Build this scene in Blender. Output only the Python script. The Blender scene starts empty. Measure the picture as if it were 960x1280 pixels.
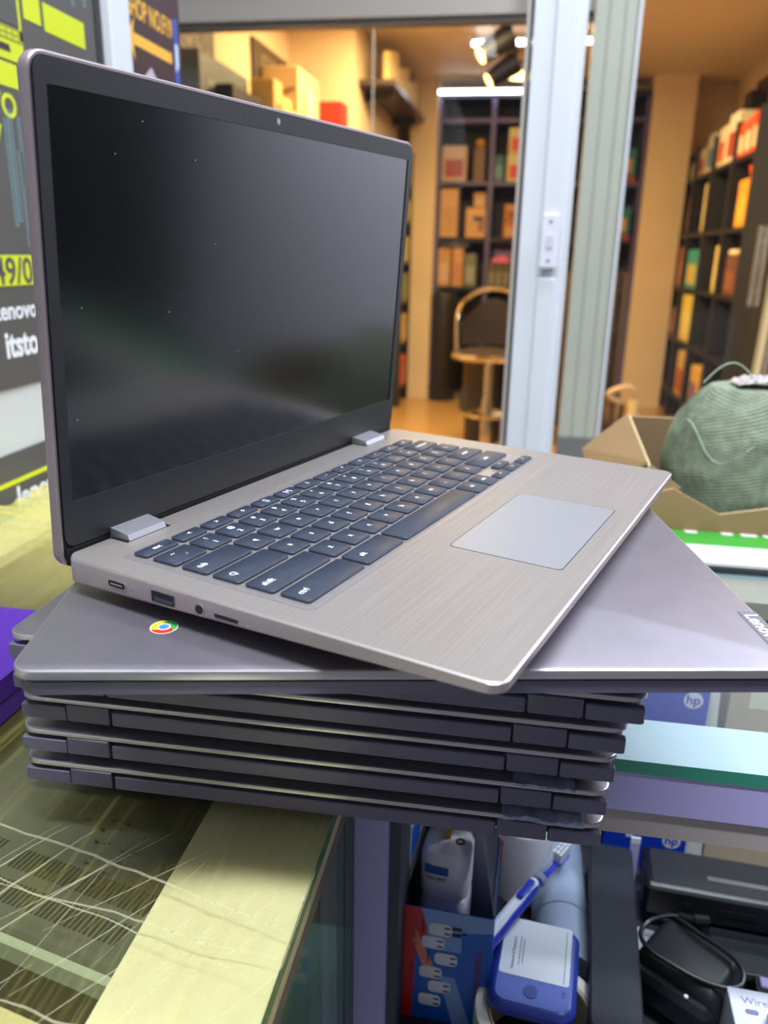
import bpy, bmesh, math, random
from mathutils import Matrix, Vector, Euler, noise as mnoise
sc = bpy.context.scene
col = sc.collection
random.seed(7)
PI = math.pi

# ------------------------------------------------------------------ camera
cam_d = bpy.data.cameras.new('camera')
cam_d.sensor_fit = 'VERTICAL'; cam_d.sensor_height = 36.0
cam_d.lens = 995.94 * 36.0 / 1280.0
cam_d.clip_start = 0.02; cam_d.clip_end = 60
cam_d.dof.use_dof = True; cam_d.dof.focus_distance = 0.42; cam_d.dof.aperture_fstop = 8.0
cam = bpy.data.objects.new('camera', cam_d); col.objects.link(cam)
RX = Vector((0.98516079, 0.17071749, 0.01771333))
UP = Vector((-0.06954903, 0.30272107, 0.95053821))
FW = Vector((-0.15691129, 0.93766491, -0.31010217))
cam.matrix_world = Matrix(((RX.x, UP.x, -FW.x, 0), (RX.y, UP.y, -FW.y, 0), (RX.z, UP.z, -FW.z, 1.2), (0, 0, 0, 1)))
sc.camera = cam

# ------------------------------------------------------------------ world, lamps, exposure
w = bpy.data.worlds.new('hall_air'); sc.world = w; w.use_nodes = True
w.node_tree.nodes['Background'].inputs[0].default_value = (0.80, 0.83, 1.0, 1)
w.node_tree.nodes['Background'].inputs[1].default_value = 0.20
def lamp(name, kind, loc, energy, color=(1, 1, 1), size=None, rot=(0, 0, 0), size_y=None, spot=None):
    d = bpy.data.lights.new(name, kind); d.energy = energy; d.color = color
    if kind == 'AREA':
        d.size = size
        if size_y: d.shape = 'RECTANGLE'; d.size_y = size_y
    elif size is not None: d.shadow_soft_size = size
    if spot: d.spot_size = spot; d.spot_blend = .6
    o = bpy.data.objects.new(name, d); col.objects.link(o); o.location = loc; o.rotation_euler = rot
    return o
COOL = (0.86, 0.90, 1.0); WARM = (1.0, 0.72, 0.36)
lamp('hall_tube_lamp', 'AREA', (0.6, 1.0, 3.0), 34, COOL, 1.5, (math.radians(8), 0, 0), .16)
lamp('added_facade_light', 'AREA', (2.6, 1.9, 3.1), 190, COOL, 1.5, (math.radians(38), 0, 0), .16)  # added out of view to brighten the white wall mirrored in the screen
lamp('hall_tube_lamp_rear', 'AREA', (0.1, -0.22, 3.0), 84, COOL, 1.5, (0.0, 0, 0), .16)
lamp('added_poster_fill', 'AREA', (-0.42, -0.25, 2.7), 5, (0.97, .97, 1.0), 1.2, (0, 0, PI / 2), .12)  # weak unseen fill, added to light the poster wall
for i, (x, y) in enumerate(((-.75, 4.55), (-.55, 4.75), (-.3, 4.75), (-.05, 4.75))):
    lamp('added_shop_fill', 'AREA', (x, y, 2.46), 23, WARM, .45)  # area lights without fixtures, hidden behind the header, added to light the shop
lamp('added_wall_fill', 'SPOT', (-.5, 3.9, 2.4), 5, WARM, .04, (0, math.radians(60), math.radians(-20)), 1.5)  # unseen fill without a fixture, added to brighten the left shop wall
lamp('added_shelf_fill', 'SPOT', (-.1, 5.0, 2.4), 85, WARM, .04, (0, math.radians(-60), math.radians(25)), 1.5)  # unseen fill without a fixture, added to brighten the right shelving
sc.view_settings.view_transform = 'Standard'; sc.view_settings.look = 'None'
sc.view_settings.exposure = 0.0; sc.view_settings.gamma = 1.0; sc.view_settings.use_curve_mapping = False

# ------------------------------------------------------------------ materials
def lin(c):
    return tuple(((v / 255) / 12.92 if v / 255 <= .04045 else ((v / 255 + .055) / 1.055) ** 2.4) for v in c)
MATS = {}
def mat(name, c, rough=.5, metal=0.0, var=None, bump=None, emit=None, spec=.5, coat=0, stretch=None, aniso=0):
    """c sRGB 0-255; var=(scale, amount) colour noise; bump=(scale, strength); stretch = mapping scale"""
    if name in MATS: return MATS[name]
    m = bpy.data.materials.new(name); m.use_nodes = True; MATS[name] = m
    nt = m.node_tree; b = nt.nodes['Principled BSDF']
    lc = lin(c)
    b.inputs['Base Color'].default_value = (*lc, 1); b.inputs['Roughness'].default_value = rough
    b.inputs['Metallic'].default_value = metal; b.inputs['Specular IOR Level'].default_value = spec
    b.inputs['Coat Weight'].default_value = coat
    if aniso: b.inputs['Anisotropic'].default_value = aniso
    if emit: b.inputs['Emission Color'].default_value = (*lin(emit[0]), 1); b.inputs['Emission Strength'].default_value = emit[1]
    if var or bump:
        tc = nt.nodes.new('ShaderNodeTexCoord'); mp = nt.nodes.new('ShaderNodeMapping')
        nt.links.new(tc.outputs['Object'], mp.inputs[0])
        if stretch: mp.inputs['Scale'].default_value = stretch
        def nz(s, d=4):
            n = nt.nodes.new('ShaderNodeTexNoise'); n.inputs['Scale'].default_value = s; n.inputs['Detail'].default_value = d
            nt.links.new(mp.outputs[0], n.inputs['Vector']); return n
        if var:
            n = nz(var[0]); r = nt.nodes.new('ShaderNodeValToRGB')
            a = var[1]; e = r.color_ramp.elements
            e[0].position = .3; e[1].position = .7
            e[0].color = (*[max(0, v * (1 - a)) for v in lc], 1); e[1].color = (*[min(1, v * (1 + a)) for v in lc], 1)
            nt.links.new(n.outputs['Fac'], r.inputs[0]); nt.links.new(r.outputs[0], b.inputs['Base Color'])
        if bump:
            n = nz(bump[0]); bp = nt.nodes.new('ShaderNodeBump'); bp.inputs['Strength'].default_value = bump[1]; bp.inputs['Distance'].default_value = .002
            nt.links.new(n.outputs['Fac'], bp.inputs['Height']); nt.links.new(bp.outputs[0], b.inputs['Normal'])
    return m
def glass(name, tint, refl=.9, rough=.0, ior=1.45):
    """thin pane: tinted straight-through plus Fresnel reflection"""
    if name in MATS: return MATS[name]
    m = bpy.data.materials.new(name); m.use_nodes = True; MATS[name] = m
    nt = m.node_tree; nt.nodes.clear()
    o = nt.nodes.new('ShaderNodeOutputMaterial'); t = nt.nodes.new('ShaderNodeBsdfTransparent'); g = nt.nodes.new('ShaderNodeBsdfGlossy')
    f = nt.nodes.new('ShaderNodeLayerWeight'); mx = nt.nodes.new('ShaderNodeMixShader'); pw = nt.nodes.new('ShaderNodeMath'); pw.operation = 'POWER'; mu = nt.nodes.new('ShaderNodeMath'); mu.operation = 'MULTIPLY_ADD'
    t.inputs[0].default_value = (*tint, 1); g.inputs['Roughness'].default_value = rough; f.inputs['Blend'].default_value = .5
    f0 = ((ior - 1) / (ior + 1)) ** 2; pw.inputs[1].default_value = 5; mu.inputs[1].default_value = (1 - f0) * refl; mu.inputs[2].default_value = f0 * refl   # Schlick, the same from both sides
    nt.links.new(f.outputs['Facing'], pw.inputs[0]); nt.links.new(pw.outputs[0], mu.inputs[0]); nt.links.new(mu.outputs[0], mx.inputs[0]); nt.links.new(t.outputs[0], mx.inputs[1]); nt.links.new(g.outputs[0], mx.inputs[2]); nt.links.new(mx.outputs[0], o.inputs[0])
    return m

# ------------------------------------------------------------------ mesh builder
class MB:
    def __init__(s): s.bm = bmesh.new(); s.M = Matrix()
    def v(s, p): return s.bm.verts.new(s.M @ Vector(p))
    def f(s, vs, mi=0):
        try: fc = s.bm.faces.new(vs); fc.material_index = mi; return fc
        except ValueError: return None
    def box(s, x0, x1, y0, y1, z0, z1, mi=0, bev=0):
        if bev:
            return s.rr(x0, x1, y0, y1, bev, [(bev, z0), (0, z0 + bev), (0, z1 - bev), (bev, z1)], mi, 1)
        V = [s.v(p) for p in ((x0, y0, z0), (x1, y0, z0), (x1, y1, z0), (x0, y1, z0), (x0, y0, z1), (x1, y0, z1), (x1, y1, z1), (x0, y1, z1))]
        for q in ((0, 3, 2, 1), (4, 5, 6, 7), (0, 1, 5, 4), (1, 2, 6, 5), (2, 3, 7, 6), (3, 0, 4, 7)): s.f([V[i] for i in q], mi)
        return s
    def rr(s, x0, x1, y0, y1, r, rings, mi=0, seg=5, fn=None, mis=None, topmi=None):
        prev = None; n = 0
        for k, (ins, z) in enumerate(rings):
            a0, a1, b0, b1 = x0 + ins, x1 - ins, y0 + ins, y1 - ins; rr_ = max(r - ins, r * .15)
            pts = []
            for cx, cy, a in ((a1 - rr_, b1 - rr_, 0), (a0 + rr_, b1 - rr_, 1), (a0 + rr_, b0 + rr_, 2), (a1 - rr_, b0 + rr_, 3)):
                for j in range(seg + 1):
                    t = (a + j / seg) * PI / 2; pts.append((cx + rr_ * math.cos(t), cy + rr_ * math.sin(t), z))
            if fn: pts = [fn(*p) for p in pts]
            cur = [s.v(p) for p in pts]; n = len(cur)
            if prev:
                for i in range(n): s.f((prev[i], prev[(i + 1) % n], cur[(i + 1) % n], cur[i]), mis[k - 1] if mis else mi)
            else: s.f(cur[::-1], mi)
            prev = cur
        s.f(prev, mi if topmi is None else topmi)
        return s
    def ring(s, c, ax1, ax2, r, n): return [s.v(c + (ax1 * math.cos(2 * PI * i / n) + ax2 * math.sin(2 * PI * i / n)) * r) for i in range(n)]
    def cyl(s, p0, p1, r0, r1=None, n=16, mi=0, cap=True, capmi=None):
        p0, p1 = Vector(p0), Vector(p1); r1 = r0 if r1 is None else r1
        d = (p1 - p0).normalized(); a = d.orthogonal().normalized(); b = d.cross(a)
        A = s.ring(p0, a, b, r0, n); B = s.ring(p1, a, b, r1, n)
        for i in range(n): s.f((A[i], A[(i + 1) % n], B[(i + 1) % n], B[i]), mi)
        if cap: s.f(A[::-1], mi); s.f(B, mi if capmi is None else capmi)
        return s
    def tube(s, pts, r, n=8, mi=0, closed=False):
        pts = [Vector(p) for p in pts]; N = len(pts); rings = []; up = None
        for i in range(N):
            if closed: d = pts[(i + 1) % N] - pts[i - 1]
            else: d = pts[min(i + 1, N - 1)] - pts[max(i - 1, 0)]
            d.normalize()
            if up is None: up = d.orthogonal().normalized()
            up = (up - d * up.dot(d)).normalized(); b = d.cross(up)
            rad = r(i / (N - 1)) if callable(r) else r
            rings.append(s.ring(pts[i], up, b, rad, n))
        for i in range(N if closed else N - 1):
            A, B = rings[i], rings[(i + 1) % N]
            for j in range(n): s.f((A[j], A[(j + 1) % n], B[(j + 1) % n], B[j]), mi)
        if not closed: s.f(rings[0][::-1], mi); s.f(rings[-1], mi)
        return s
    def lathe(s, prof, n=32, mi=0, c=(0, 0, 0), mis=None, close=False):
        c = Vector(c); prev = None; first = None
        for k, (r, z) in enumerate(prof):
            cur = s.ring(c + Vector((0, 0, z)), Vector((1, 0, 0)), Vector((0, 1, 0)), max(r, 1e-5), n)
            if prev:
                for i in range(n): s.f((prev[i], prev[(i + 1) % n], cur[(i + 1) % n], cur[i]), mis[k - 1] if mis else mi)
            else: first = cur
            prev = cur
        if close:
            for i in range(n): s.f((prev[i], prev[(i + 1) % n], first[(i + 1) % n], first[i]), mi)
        else: s.f(first[::-1], mi); s.f(prev, mis[-1] if mis else mi)
        return s
    def prism(s, poly, z0, z1, mi=0):
        A = [s.v((x, y, z0)) for x, y in poly]; B = [s.v((x, y, z1)) for x, y in poly]; n = len(poly)
        for i in range(n): s.f((A[i], A[(i + 1) % n], B[(i + 1) % n], B[i]), mi)
        s.f(A[::-1], mi); s.f(B, mi); return s
    def grid(s, fn, nu, nv, mi=0):
        V = [[s.v(fn(i / nu, j / nv)) for j in range(nv + 1)] for i in range(nu + 1)]
        for i in range(nu):
            for j in range(nv): s.f((V[i][j], V[i + 1][j], V[i + 1][j + 1], V[i][j + 1]), mi)
        return s
    def text(s, body, size, x=0, y=0, z=0, mi=0, ax='CENTER', ay='CENTER', ext=.00005, bold=0, sx=1.0, rot=0):
        cu = bpy.data.curves.new('lettering', 'FONT'); cu.body = body; cu.size = size; cu.align_x = ax; cu.align_y = ay
        cu.extrude = ext; cu.offset = bold * size; cu.resolution_u = 3
        ob = bpy.data.objects.new('lettering', cu); col.objects.link(ob)
        dg = bpy.context.evaluated_depsgraph_get(); me = bpy.data.meshes.new_from_object(ob.evaluated_get(dg))
        T = s.M @ Matrix.Translation((x, y, z)) @ Matrix.Rotation(rot, 4, 'Z') @ Matrix.Diagonal((sx, 1, 1, 1))
        vs = [s.bm.verts.new(T @ v.co) for v in me.vertices]
        for p in me.polygons: s.f([vs[i] for i in p.vertices], mi)
        bpy.data.objects.remove(ob); bpy.data.curves.remove(cu); bpy.data.meshes.remove(me)
        return s
    def mesh(s, name, mats, ang=35):
        bmesh.ops.recalc_face_normals(s.bm, faces=s.bm.faces[:])
        me = bpy.data.meshes.new(name); s.bm.to_mesh(me); s.bm.free()
        for m in (mats if isinstance(mats, (list, tuple)) else [mats]): me.materials.append(m)
        me.shade_smooth(); me.set_sharp_from_angle(angle=math.radians(ang)); return me
    def build(s, name, mats, parent=None, loc=None, rot=None, ang=35, label=None):
        o = bpy.data.objects.new(name, s.mesh(name, mats, ang)); col.objects.link(o)
        if parent: o.parent = parent
        if loc: o.location = loc
        if rot: o.rotation_euler = rot
        if label: o['label'] = label
        return o
def plane_mtx(o, xa, ya):
    xa, ya = Vector(xa).normalized(), Vector(ya).normalized(); n = xa.cross(ya)
    return Matrix(((xa.x, ya.x, n.x, o[0]), (xa.y, ya.y, n.y, o[1]), (xa.z, ya.z, n.z, o[2]), (0, 0, 0, 1)))
def tag(o, label, cat, group=None, kind=None):
    o['label'] = label; o['category'] = cat
    if group: o['group'] = group
    if kind: o['kind'] = kind
    return o
def thing(name, label, cat, loc=(0, 0, 0), rot=(0, 0, 0), group=None, scale=1):
    o = bpy.data.objects.new(name, None); col.objects.link(o); o.empty_display_size = .02
    o.location = loc; o.rotation_euler = rot if not isinstance(rot, (int, float)) else (0, 0, rot); o.scale = (scale,) * 3
    return tag(o, label, cat, group)
def struct(o): o['kind'] = 'structure'; return o
def dup(root, label, group=None):
    def cp(o, par):
        c = o.copy(); col.objects.link(c); c.parent = par
        for ch in o.children: cp(ch, c)
        return c
    r = cp(root, None); r['label'] = label
    if group: r['group'] = group
    return r
def mb(): return MB()

# ------------------------------------------------------------------ setting
m_floor = mat('warm_floor_tile', (205, 160, 95), .22, 0, (1.5, .08))
m_wall = mat('cream_wall', (228, 205, 165), .7, 0, (2, .04))
m_ceil = mat('shop_ceiling_paint', (232, 214, 184), .6)
m_white = mat('white_coated_frame', (214, 219, 224), .32)
m_alu = mat('pale_green_grey_aluminium', (172, 177, 160), .4, .0, (3, .03))
m_grey = mat('grey_metal', (112, 112, 108), .5)
m_hdr = mat('beige_header_frame', (190, 184, 172), .5)
m_black = mat('black_plastic', (22, 22, 24), .45)
m_rub = mat('black_rubber', (12, 12, 13), .7)
m_pane = glass('shop_pane', (.97, .98, .97), .55)
m_fascia = mat('unseen_white_fascia', (225, 226, 232), .6)
SH = 'structure'
struct(mb().box(-1.62, 1.62, 3.2, 7.5, -.05, 0).build('floor', m_floor))
struct(mb().box(-6, 6, -3, 3.2, -.05, 0).build('floor', mat('hall_floor_tile', (128, 126, 130), .3, 0, (2, .06))))
struct(mb().box(-1.62, 1.62, 3.26, 7.5, 2.5, 2.56).build('ceiling', m_ceil))
b = mb(); b.box(-1.6, -1.5, 3.26, 5.2, 0, 2.5); b.box(-1.6, -1.1, 5.2, 5.3, 0, 2.5); b.box(-1.2, -1.1, 5.3, 7.3, 0, 2.5)
struct(b.build('wall_left', m_wall))
struct(mb().box(-1.2, 1.6, 7.3, 7.4, 0, 2.5).build('wall_back', m_wall))
struct(mb().box(1.5, 1.6, 3.26, 7.3, 0, 2.5).build('wall_right', m_wall))
# column on the left of the back shelves, and the plain back panel to the right of them
struct(mb().box(-.99, -.78, 6.85, 7.3, 0, 2.5).build('trim_1', m_wall))
struct(mb().box(.84, 1.16, 6.95, 7.3, 0, 2.5).build('trim_2', m_wall))
# shopfront: header, fascia, stile
b = mb(); b.box(-1.9, .16, 3.17, 3.23, 1.968, 1.985, 1); b.box(-1.9, .16, 3.145, 3.24, 1.985, 2.05); b.box(-1.9, .16, 3.16, 3.24, 2.055, 2.5)
b.box(-.02, .13, 3.10, 3.15, 2.02, 2.09)
struct(b.build('trim_3', [m_hdr, m_grey]))
b = mb(); b.box(-.1, 4.6, 3.10, 3.26, 2.5, 3.6); b.box(.145, 1.75, 3.10, 3.24, 2.12, 2.5); struct(b.build('wall_front_upper', m_fascia))  # unseen white fascia, added as a pale reflection for the closed lid
struct(mb().box(-3.6, -.1, 3.12, 3.26, 2.5, 3.6).build('wall_front_left', mat('unseen_brown_fascia', (78, 62, 48), .6)))  # unseen board, made brown for its reflection in the closed lid's left part
struct(mb().box(4.6, 4.7, -3, 3.26, 0, 3.6).build('wall_added_dark', mat('added_dark_wall', (16, 17, 20), .6)))  # unseen wall, added dark so the screen's left part reflects little light
b = mb(); b.box(1.75, 4.6, 3.1, 3.26, 0, 2.5); struct(b.build('wall_added_white', m_fascia))  # unseen white facade, added to give the screen its grey reflection
st = struct(mb().box(.162, .309, 3.12, 3.2, .53, 2.12).build('door_1', m_alu))
mb().box(.160, .311, 3.11, 3.21, 0, .53).build('kick_plate', m_grey, st)
mb().box(.209, .213, 3.118, 3.121, .53, 2.12).build('seam', mat('seam_grey', (150, 155, 145), .5), st)
mb().box(.262, .266, 3.118, 3.121, .53, 2.12).build('seam', MATS['seam_grey'], st)
mb().box(.305, .315, 3.115, 3.125, 0, 2.12).build('edge_strip', m_white, st)
struct(mb().box(-1.5, -.607, 3.195, 3.203, .05, 1.97).build('window_1', m_pane))
struct(mb().box(-.603, .158, 3.195, 3.203, .05, 1.97).build('window_2', m_pane))
struct(mb().box(-.6068, -.6032, 3.190, 3.206, .05, 1.966).build('trim_5', mat('pane_joint', (225, 215, 190), .3)))
struct(mb().box(.316, 1.74, 3.155, 3.163, .02, 2.11).build('window_3', m_pane))
# white door jamb close to the counter, turned a little, with trunking
jm = struct(mb().box(-.035, .040, 0, .05, 0, 2.4, 0, .002).build('door_2', m_white, None, (.0165, 1.45, 0), (0, 0, .0)))
mb().box(-.0390, -.0355, -.002, .02, 0, 2.4).build('gasket', m_rub, jm)
mb().box(-.0455, -.0392, .0, .02, 0, 2.4).build('glazing_bead', mat('bead_grey', (170, 165, 155), .5), jm)
mb().box(0.0, .031, -.008, -.0002, 1.262, 2.4, 0, .002).build('cable_trunking', m_white, jm)
mb().box(0.0, .031, -.008, -.0002, 0, 1.163, 0, .002).build('cable_trunking', m_white, jm)
b = mb(); P = [(.0402, .002), (.0495, .016), (.0495, .05), (.0402, .05)]; b.prism(P, 0, 2.4)
b.build('return_edge', mat('jamb_return_grey', (190, 196, 198), .4), jm)
t = thing('light_switch', 'narrow white rocker switch screwed on the white door jamb', 'switch', (.0320, 1.4495, 1.222))
mb().box(-.0125, .0125, -.014, 0, -.040, .040, 0, .002).build('switch_box', m_white, t)
mb().box(-.0145, .0145, -.018, -.014, -.043, .043, 0, .0015).build('plate', mat('switch_plate', (222, 222, 232), .3), t)
b = mb(); b.M = plane_mtx((0, -.018, 0), (1, 0, 0), (0, 0, 1)); b.rr(-.006, .006, -.011, .011, .001, [(0, 0), (.0006, .0022), (.0008, .0022)], 0, 2)
b.build('rocker', mat('switch_rocker', (205, 205, 215), .3), t)
for z in (-.031, .031): mb().cyl((0, -.018, z), (0, -.0187, z), .0028, n=12).build('screw', mat('screw_grey', (150, 150, 160), .4, .6), t)

# ------------------------------------------------------------------ laptops
W, D = .328, .2201
def brushed(name, c, along, rough=.38, metal=.75, amt=.16):
    m = mat(name, c, rough, metal, (1.0, amt), (1.0, .12), stretch=(9, 900, 9) if along == 'x' else (900, 9, 9)); return m
m_deck = brushed('brushed_deck', (151, 145, 140), 'x', .45, .55, .10)
m_sideal = mat('warm_anodised_side', (168, 154, 158), .42, .6)
m_lidtop = mat('anodised_lid', (150, 146, 154), .40, .8, (60, .05), (400, .02))
m_lidrim = mat('lid_rim', (196, 190, 192), .28, .85)
m_base = mat('grey_base_plastic', (100, 95, 116), .45, .15)
m_hinge = mat('grey_hinge', (95, 90, 110), .42, .25)
m_bez = mat('bezel_plastic', (30, 31, 34), .5)
m_scr = mat('matte_screen', (3, 3, 5), .17, 0, spec=.9)
m_key = mat('key_cap', (42, 50, 64), .42, 0, (300, .08))
m_leg = mat('key_legend', (215, 220, 225), .5)
m_well = mat('key_well', (152, 147, 146), .4, .6)
m_pad = mat('touchpad_grey', (140, 141, 144), .38, .25)
m_dark = mat('port_dark', (14, 13, 18), .5)
m_port = mat('port_metal', (190, 185, 185), .3, .9)
m_silv = mat('hinge_silver', (178, 178, 184), .35, .7)

def closed_parts(root, feet, th=.0046):
    b = mb(); b.rr(0, W, 0, D, .010, [(.0010, -th), (0, -th + .0005), (0, -.0013), (.0004, -.0004), (.0012, 0)], 0, 6, mis=[2, 1, 1, 1], topmi=0)
    lid = b.build('lid', [m_lidtop, m_lidrim, m_base], root)
    b = mb(); b.rr(.0015, W - .0015, .0012, D - .0045, .010, [(.016, -.0165), (.006, -.0155), (.0, -.0115), (0, -.0058), (.006, -.0050)], 0, 6)
    b.build('base', m_base, root)
    for x0, x1 in ((.0015, .0288), (.0565, .2722), (.2992, W - .0015)):
        mb().rr(x0, x1, D - .0050, D - .0004, .0012, [(.0015, -.0150), (0, -.0137), (0, -.0064), (.0006, -.0058)], 0, 2).build('rear_bar', m_base, root)
    for x0, x1 in ((.0296, .0557), (.2730, .2984)):
        mb().rr(x0, x1, D - .0055, D + .0004, .001, [(.0012, -.0142), (0, -.0130), (0, -.0036), (.0006, -.0031)], 0, 2).build('hinge', m_hinge, root)
    for x, y, z in feet: mb().cyl((x, y, -.015), (x, y, z), .006, n=12).build('rubber_foot', m_rub, root)
    return lid
import functools
feetE = [(x, y, -.0208) for x in (.045, W - .045) for y in (.035, D - .03)]
proto = thing('closed_laptop', 'x', 'laptop'); closed_parts(proto, feetE, .0030)
stack = [  # rear-left corner near the camera, yaw
    ((-.2547, .3345, .9330), .0175, 'closed grey laptop at the very bottom of the stack, lying on the counter'),
    ((-.2540, .3337, .9531), .0155, 'closed grey laptop second from the bottom of the stack'),
    ((-.2524, .3343, .9732), .0103, 'closed grey laptop third from the bottom, middle of the five hinge-outward ones'),
    ((-.2505, .3285, .9945), .0050, 'closed grey laptop fourth from the bottom, just under the one sticking out right'),
    ((-.2453, .3217, 1.0158), .0018, 'closed grey laptop sticking out furthest right, topmost with its hinges facing out')]
for i, (o, yaw, lab) in enumerate(stack):
    r = proto if i == 0 else dup(proto, lab)
    r['label'] = lab; r['group'] = 'closed laptops stacked hinge side outward'
    s_ = .95; c, sn = math.cos(yaw), math.sin(yaw); wx, wy = W * s_, D * s_
    r.location = (o[0] + c * wx - sn * wy, o[1] + sn * wx + c * wy, o[2]); r.rotation_euler = (0, 0, yaw + PI); r.scale = (s_,) * 3
# closed laptop lying across the stack
F = thing('closed_laptop', 'closed silver laptop lying across the stack under the open one, round colour emblem on lid', 'laptop',
          (-.19351, .25147, 1.03915), (.04059, -.00106, .20563))
lid = closed_parts(F, [(.04, .105, -.0270), (.24, .105, -.0268), (.04, .19, -.0305), (.24, .19, -.0303)])
# coloured round emblem
b = mb(); cx, cy, R_ = .0546, .0364, .0058
def sector(a0, a1, r0, r1, mi, z):
    n = 8
    A = [(cx + r1 * math.cos(a0 + (a1 - a0) * i / n), cy + r1 * math.sin(a0 + (a1 - a0) * i / n)) for i in range(n + 1)]
    B = [(cx + r0 * math.cos(a0 + .9 + (a1 - a0) * i / n), cy + r0 * math.sin(a0 + .9 + (a1 - a0) * i / n)) for i in range(n, -1, -1)]
    for i in range(n):
        vs = [b.v((*A[i], z)), b.v((*A[i + 1], z)), b.v((*B[n - i - 1], z)), b.v((*B[n - i], z))]; b.f(vs, mi)
b.cyl((cx, cy, .00002), (cx, cy, .00012), R_ + .0003, n=32, mi=3)
for k, mi in enumerate((0, 1, 2)): sector(math.radians(205 + 120 * k), math.radians(325 + 120 * k), .0027, R_, mi, .00016)
b.cyl((cx, cy, .0001), (cx, cy, .0002), .0029, n=24, mi=3); b.cyl((cx, cy, .0001), (cx, cy, .00026), .0023, n=24, mi=4)
b.build('round_emblem', [mat('emblem_red', (222, 52, 40), .4), mat('emblem_green', (60, 165, 75), .4), mat('emblem_yellow', (250, 205, 40), .4), mat('emblem_white', (235, 235, 235), .4), mat('emblem_blue', (70, 140, 235), .4)], lid, label='red, yellow and green round emblem with a blue centre')
b = mb(); b.box(.3193, W - .0002, .006, .0511, .00002, .0002, 0)
b.text('Lenovo', .0090, .3236, .0485, .00025, 1, 'LEFT', 'CENTER', rot=-PI / 2, bold=.01)
b.build('name_tag', [mat('tag_grey', (125, 122, 128), .4, .5), m_leg], lid, label='grey metal tag with light lettering')

# open laptop on top
G = thing('open_laptop', 'open silver laptop with black screen and dark keys on top of the stack', 'laptop',
          (.00170, .24855, 1.05677), (.0203, -.0077, 1.2386))
def wedge(x, y, z):
    if z < -.0001:
        h = .0052 + .0090 * min(1, max(0, y) / .19); z = z * h
    return (x, y, z)
b = mb(); b.rr(0, W, 0, D, .007, [(.022, -1.02), (.006, -.99), (.0012, -.93), (0, -.82), (0, -.10), (.0007, 0)], 0, 6, wedge, mis=[0, 0, 0, 0, 2], topmi=1)
base = b.build('base', [m_sideal, m_deck, mat('bright_deck_edge', (196, 188, 180), .35, .6)], G)
mb().rr(.0135, .3055, .0885, .1975, .004, [(0, -.0003), (0, .00012)], 0, 4).build('keyboard_well', m_well, base)
def key(x0, x1, y0, y1, legends, sz=.0042):
    b = mb(); b.rr(x0, x1, y0, y1, .0018, [(0, .0001), (0, .0013), (.0006, .0017)], 0, 3)
    for t_, px, py, s_ in legends: b.text(t_, s_, px, py, .00175, 1, bold=.012)
    b.build('key', [m_key, m_leg], base)
def kt(x0, x1, y0, y1, t_, sz=.0048, dx=None, dy=None):
    if not t_: return key(x0, x1, y0, y1, [])
    x = (x0 + x1) / 2 if dx is None else x0 + dx; y = (y0 + y1) / 2 if dy is None else y0 + dy
    key(x0, x1, y0, y1, [(t_, x, y, sz)])
g_ = .0025
fy0, fy1 = .1845, .1935
kt(.0175, .0400, fy0, fy1, 'esc', .0042)
fx = [.0425 + i * (.2970 - .0425) / 12 for i in range(13)]
for i, t_ in enumerate(('<', '>', 'o', '[]', '[=]', 'ii', '-', '*', 'x', '-', '+', 'o')): kt(fx[i], fx[i + 1] - g_, fy0, fy1, t_, .0045)
y0, y1 = .1662, .1815
key(.0175, .0397, y0, y1, [('~', .026, .1765, .0045), ('`', .031, .1705, .0045)])
px = [.0422 + 1 * i * .01905 for i in range(13)]
for i, (a, s_) in enumerate(zip('1234567890-=', '!@#$%^&*()_+')): key(px[i], px[i + 1] - g_, y0, y1, [(s_, px[i] + .0082, y1 - .0045, .0042), (a, px[i] + .0082, y0 + .0042, .0046)])
key(px[12], .2995, y0, y1, [('backspace', .286, .1738, .0038)])
y0, y1 = .1482, .1637
kt(.0175, .0515, y0, y1, 'tab', .0046, .006)
px = [.0540 + i * .01905 for i in range(13)]
for i, a in enumerate('qwertyuiop[]'): kt(px[i], px[i + 1] - g_, y0, y1, a)
kt(px[12], .2998, y0, y1, '\\')
y0, y1 = .1300, .1457
kt(.0175, .0560, y0, y1, 'Q', .0046, .006)
px = [.0585 + i * .01905 for i in range(12)]
for i, a in enumerate("asdfghjkl;'"): kt(px[i], px[i + 1] - g_, y0, y1, a)
kt(px[11], .3000, y0, y1, 'enter', .0042)
y0, y1 = .1115, .1275
kt(.0178, .0645, y0, y1, 'shift', .0046, .007)
px = [.0670 + i * .01905 for i in range(11)]
for i, a in enumerate('zxcvbnm,./'): kt(px[i], px[i + 1] - g_, y0, y1, a)
kt(px[10], .3005, y0, y1, 'shift', .0042)
y0, y1 = .0932, .1090
kt(.0182, .0652, y0, y1, 'ctrl', .0046, .007)
kt(.0678, .1045, y0, y1, 'alt', .0046, .008)
kt(.1070, .1995, y0, y1, '')
kt(.2020, .2195, y0, y1, 'alt', .0040)
kt(.2220, .2375, y0, y1, 'ctrl', .0040)
kt(.2402, .2585, y0, .1005, '<', .0038)
kt(.2608, .2805, .1018, y1, '^', .0038)
kt(.2608, .2805, y0, .1005, 'v', .0038)
kt(.2830, .3030, y0, .1005, '>', .0038)
b = mb(); b.rr(.1130, .2200, .0136, .0726, .003, [(0, -.0002), (0, .00006)], 0, 4); b.rr(.1134, .2196, .0140, .0722, .003, [(0, .00004), (0, .00012)], 1, 4)
b.build('touchpad', [m_dark, m_pad], base)
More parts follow.
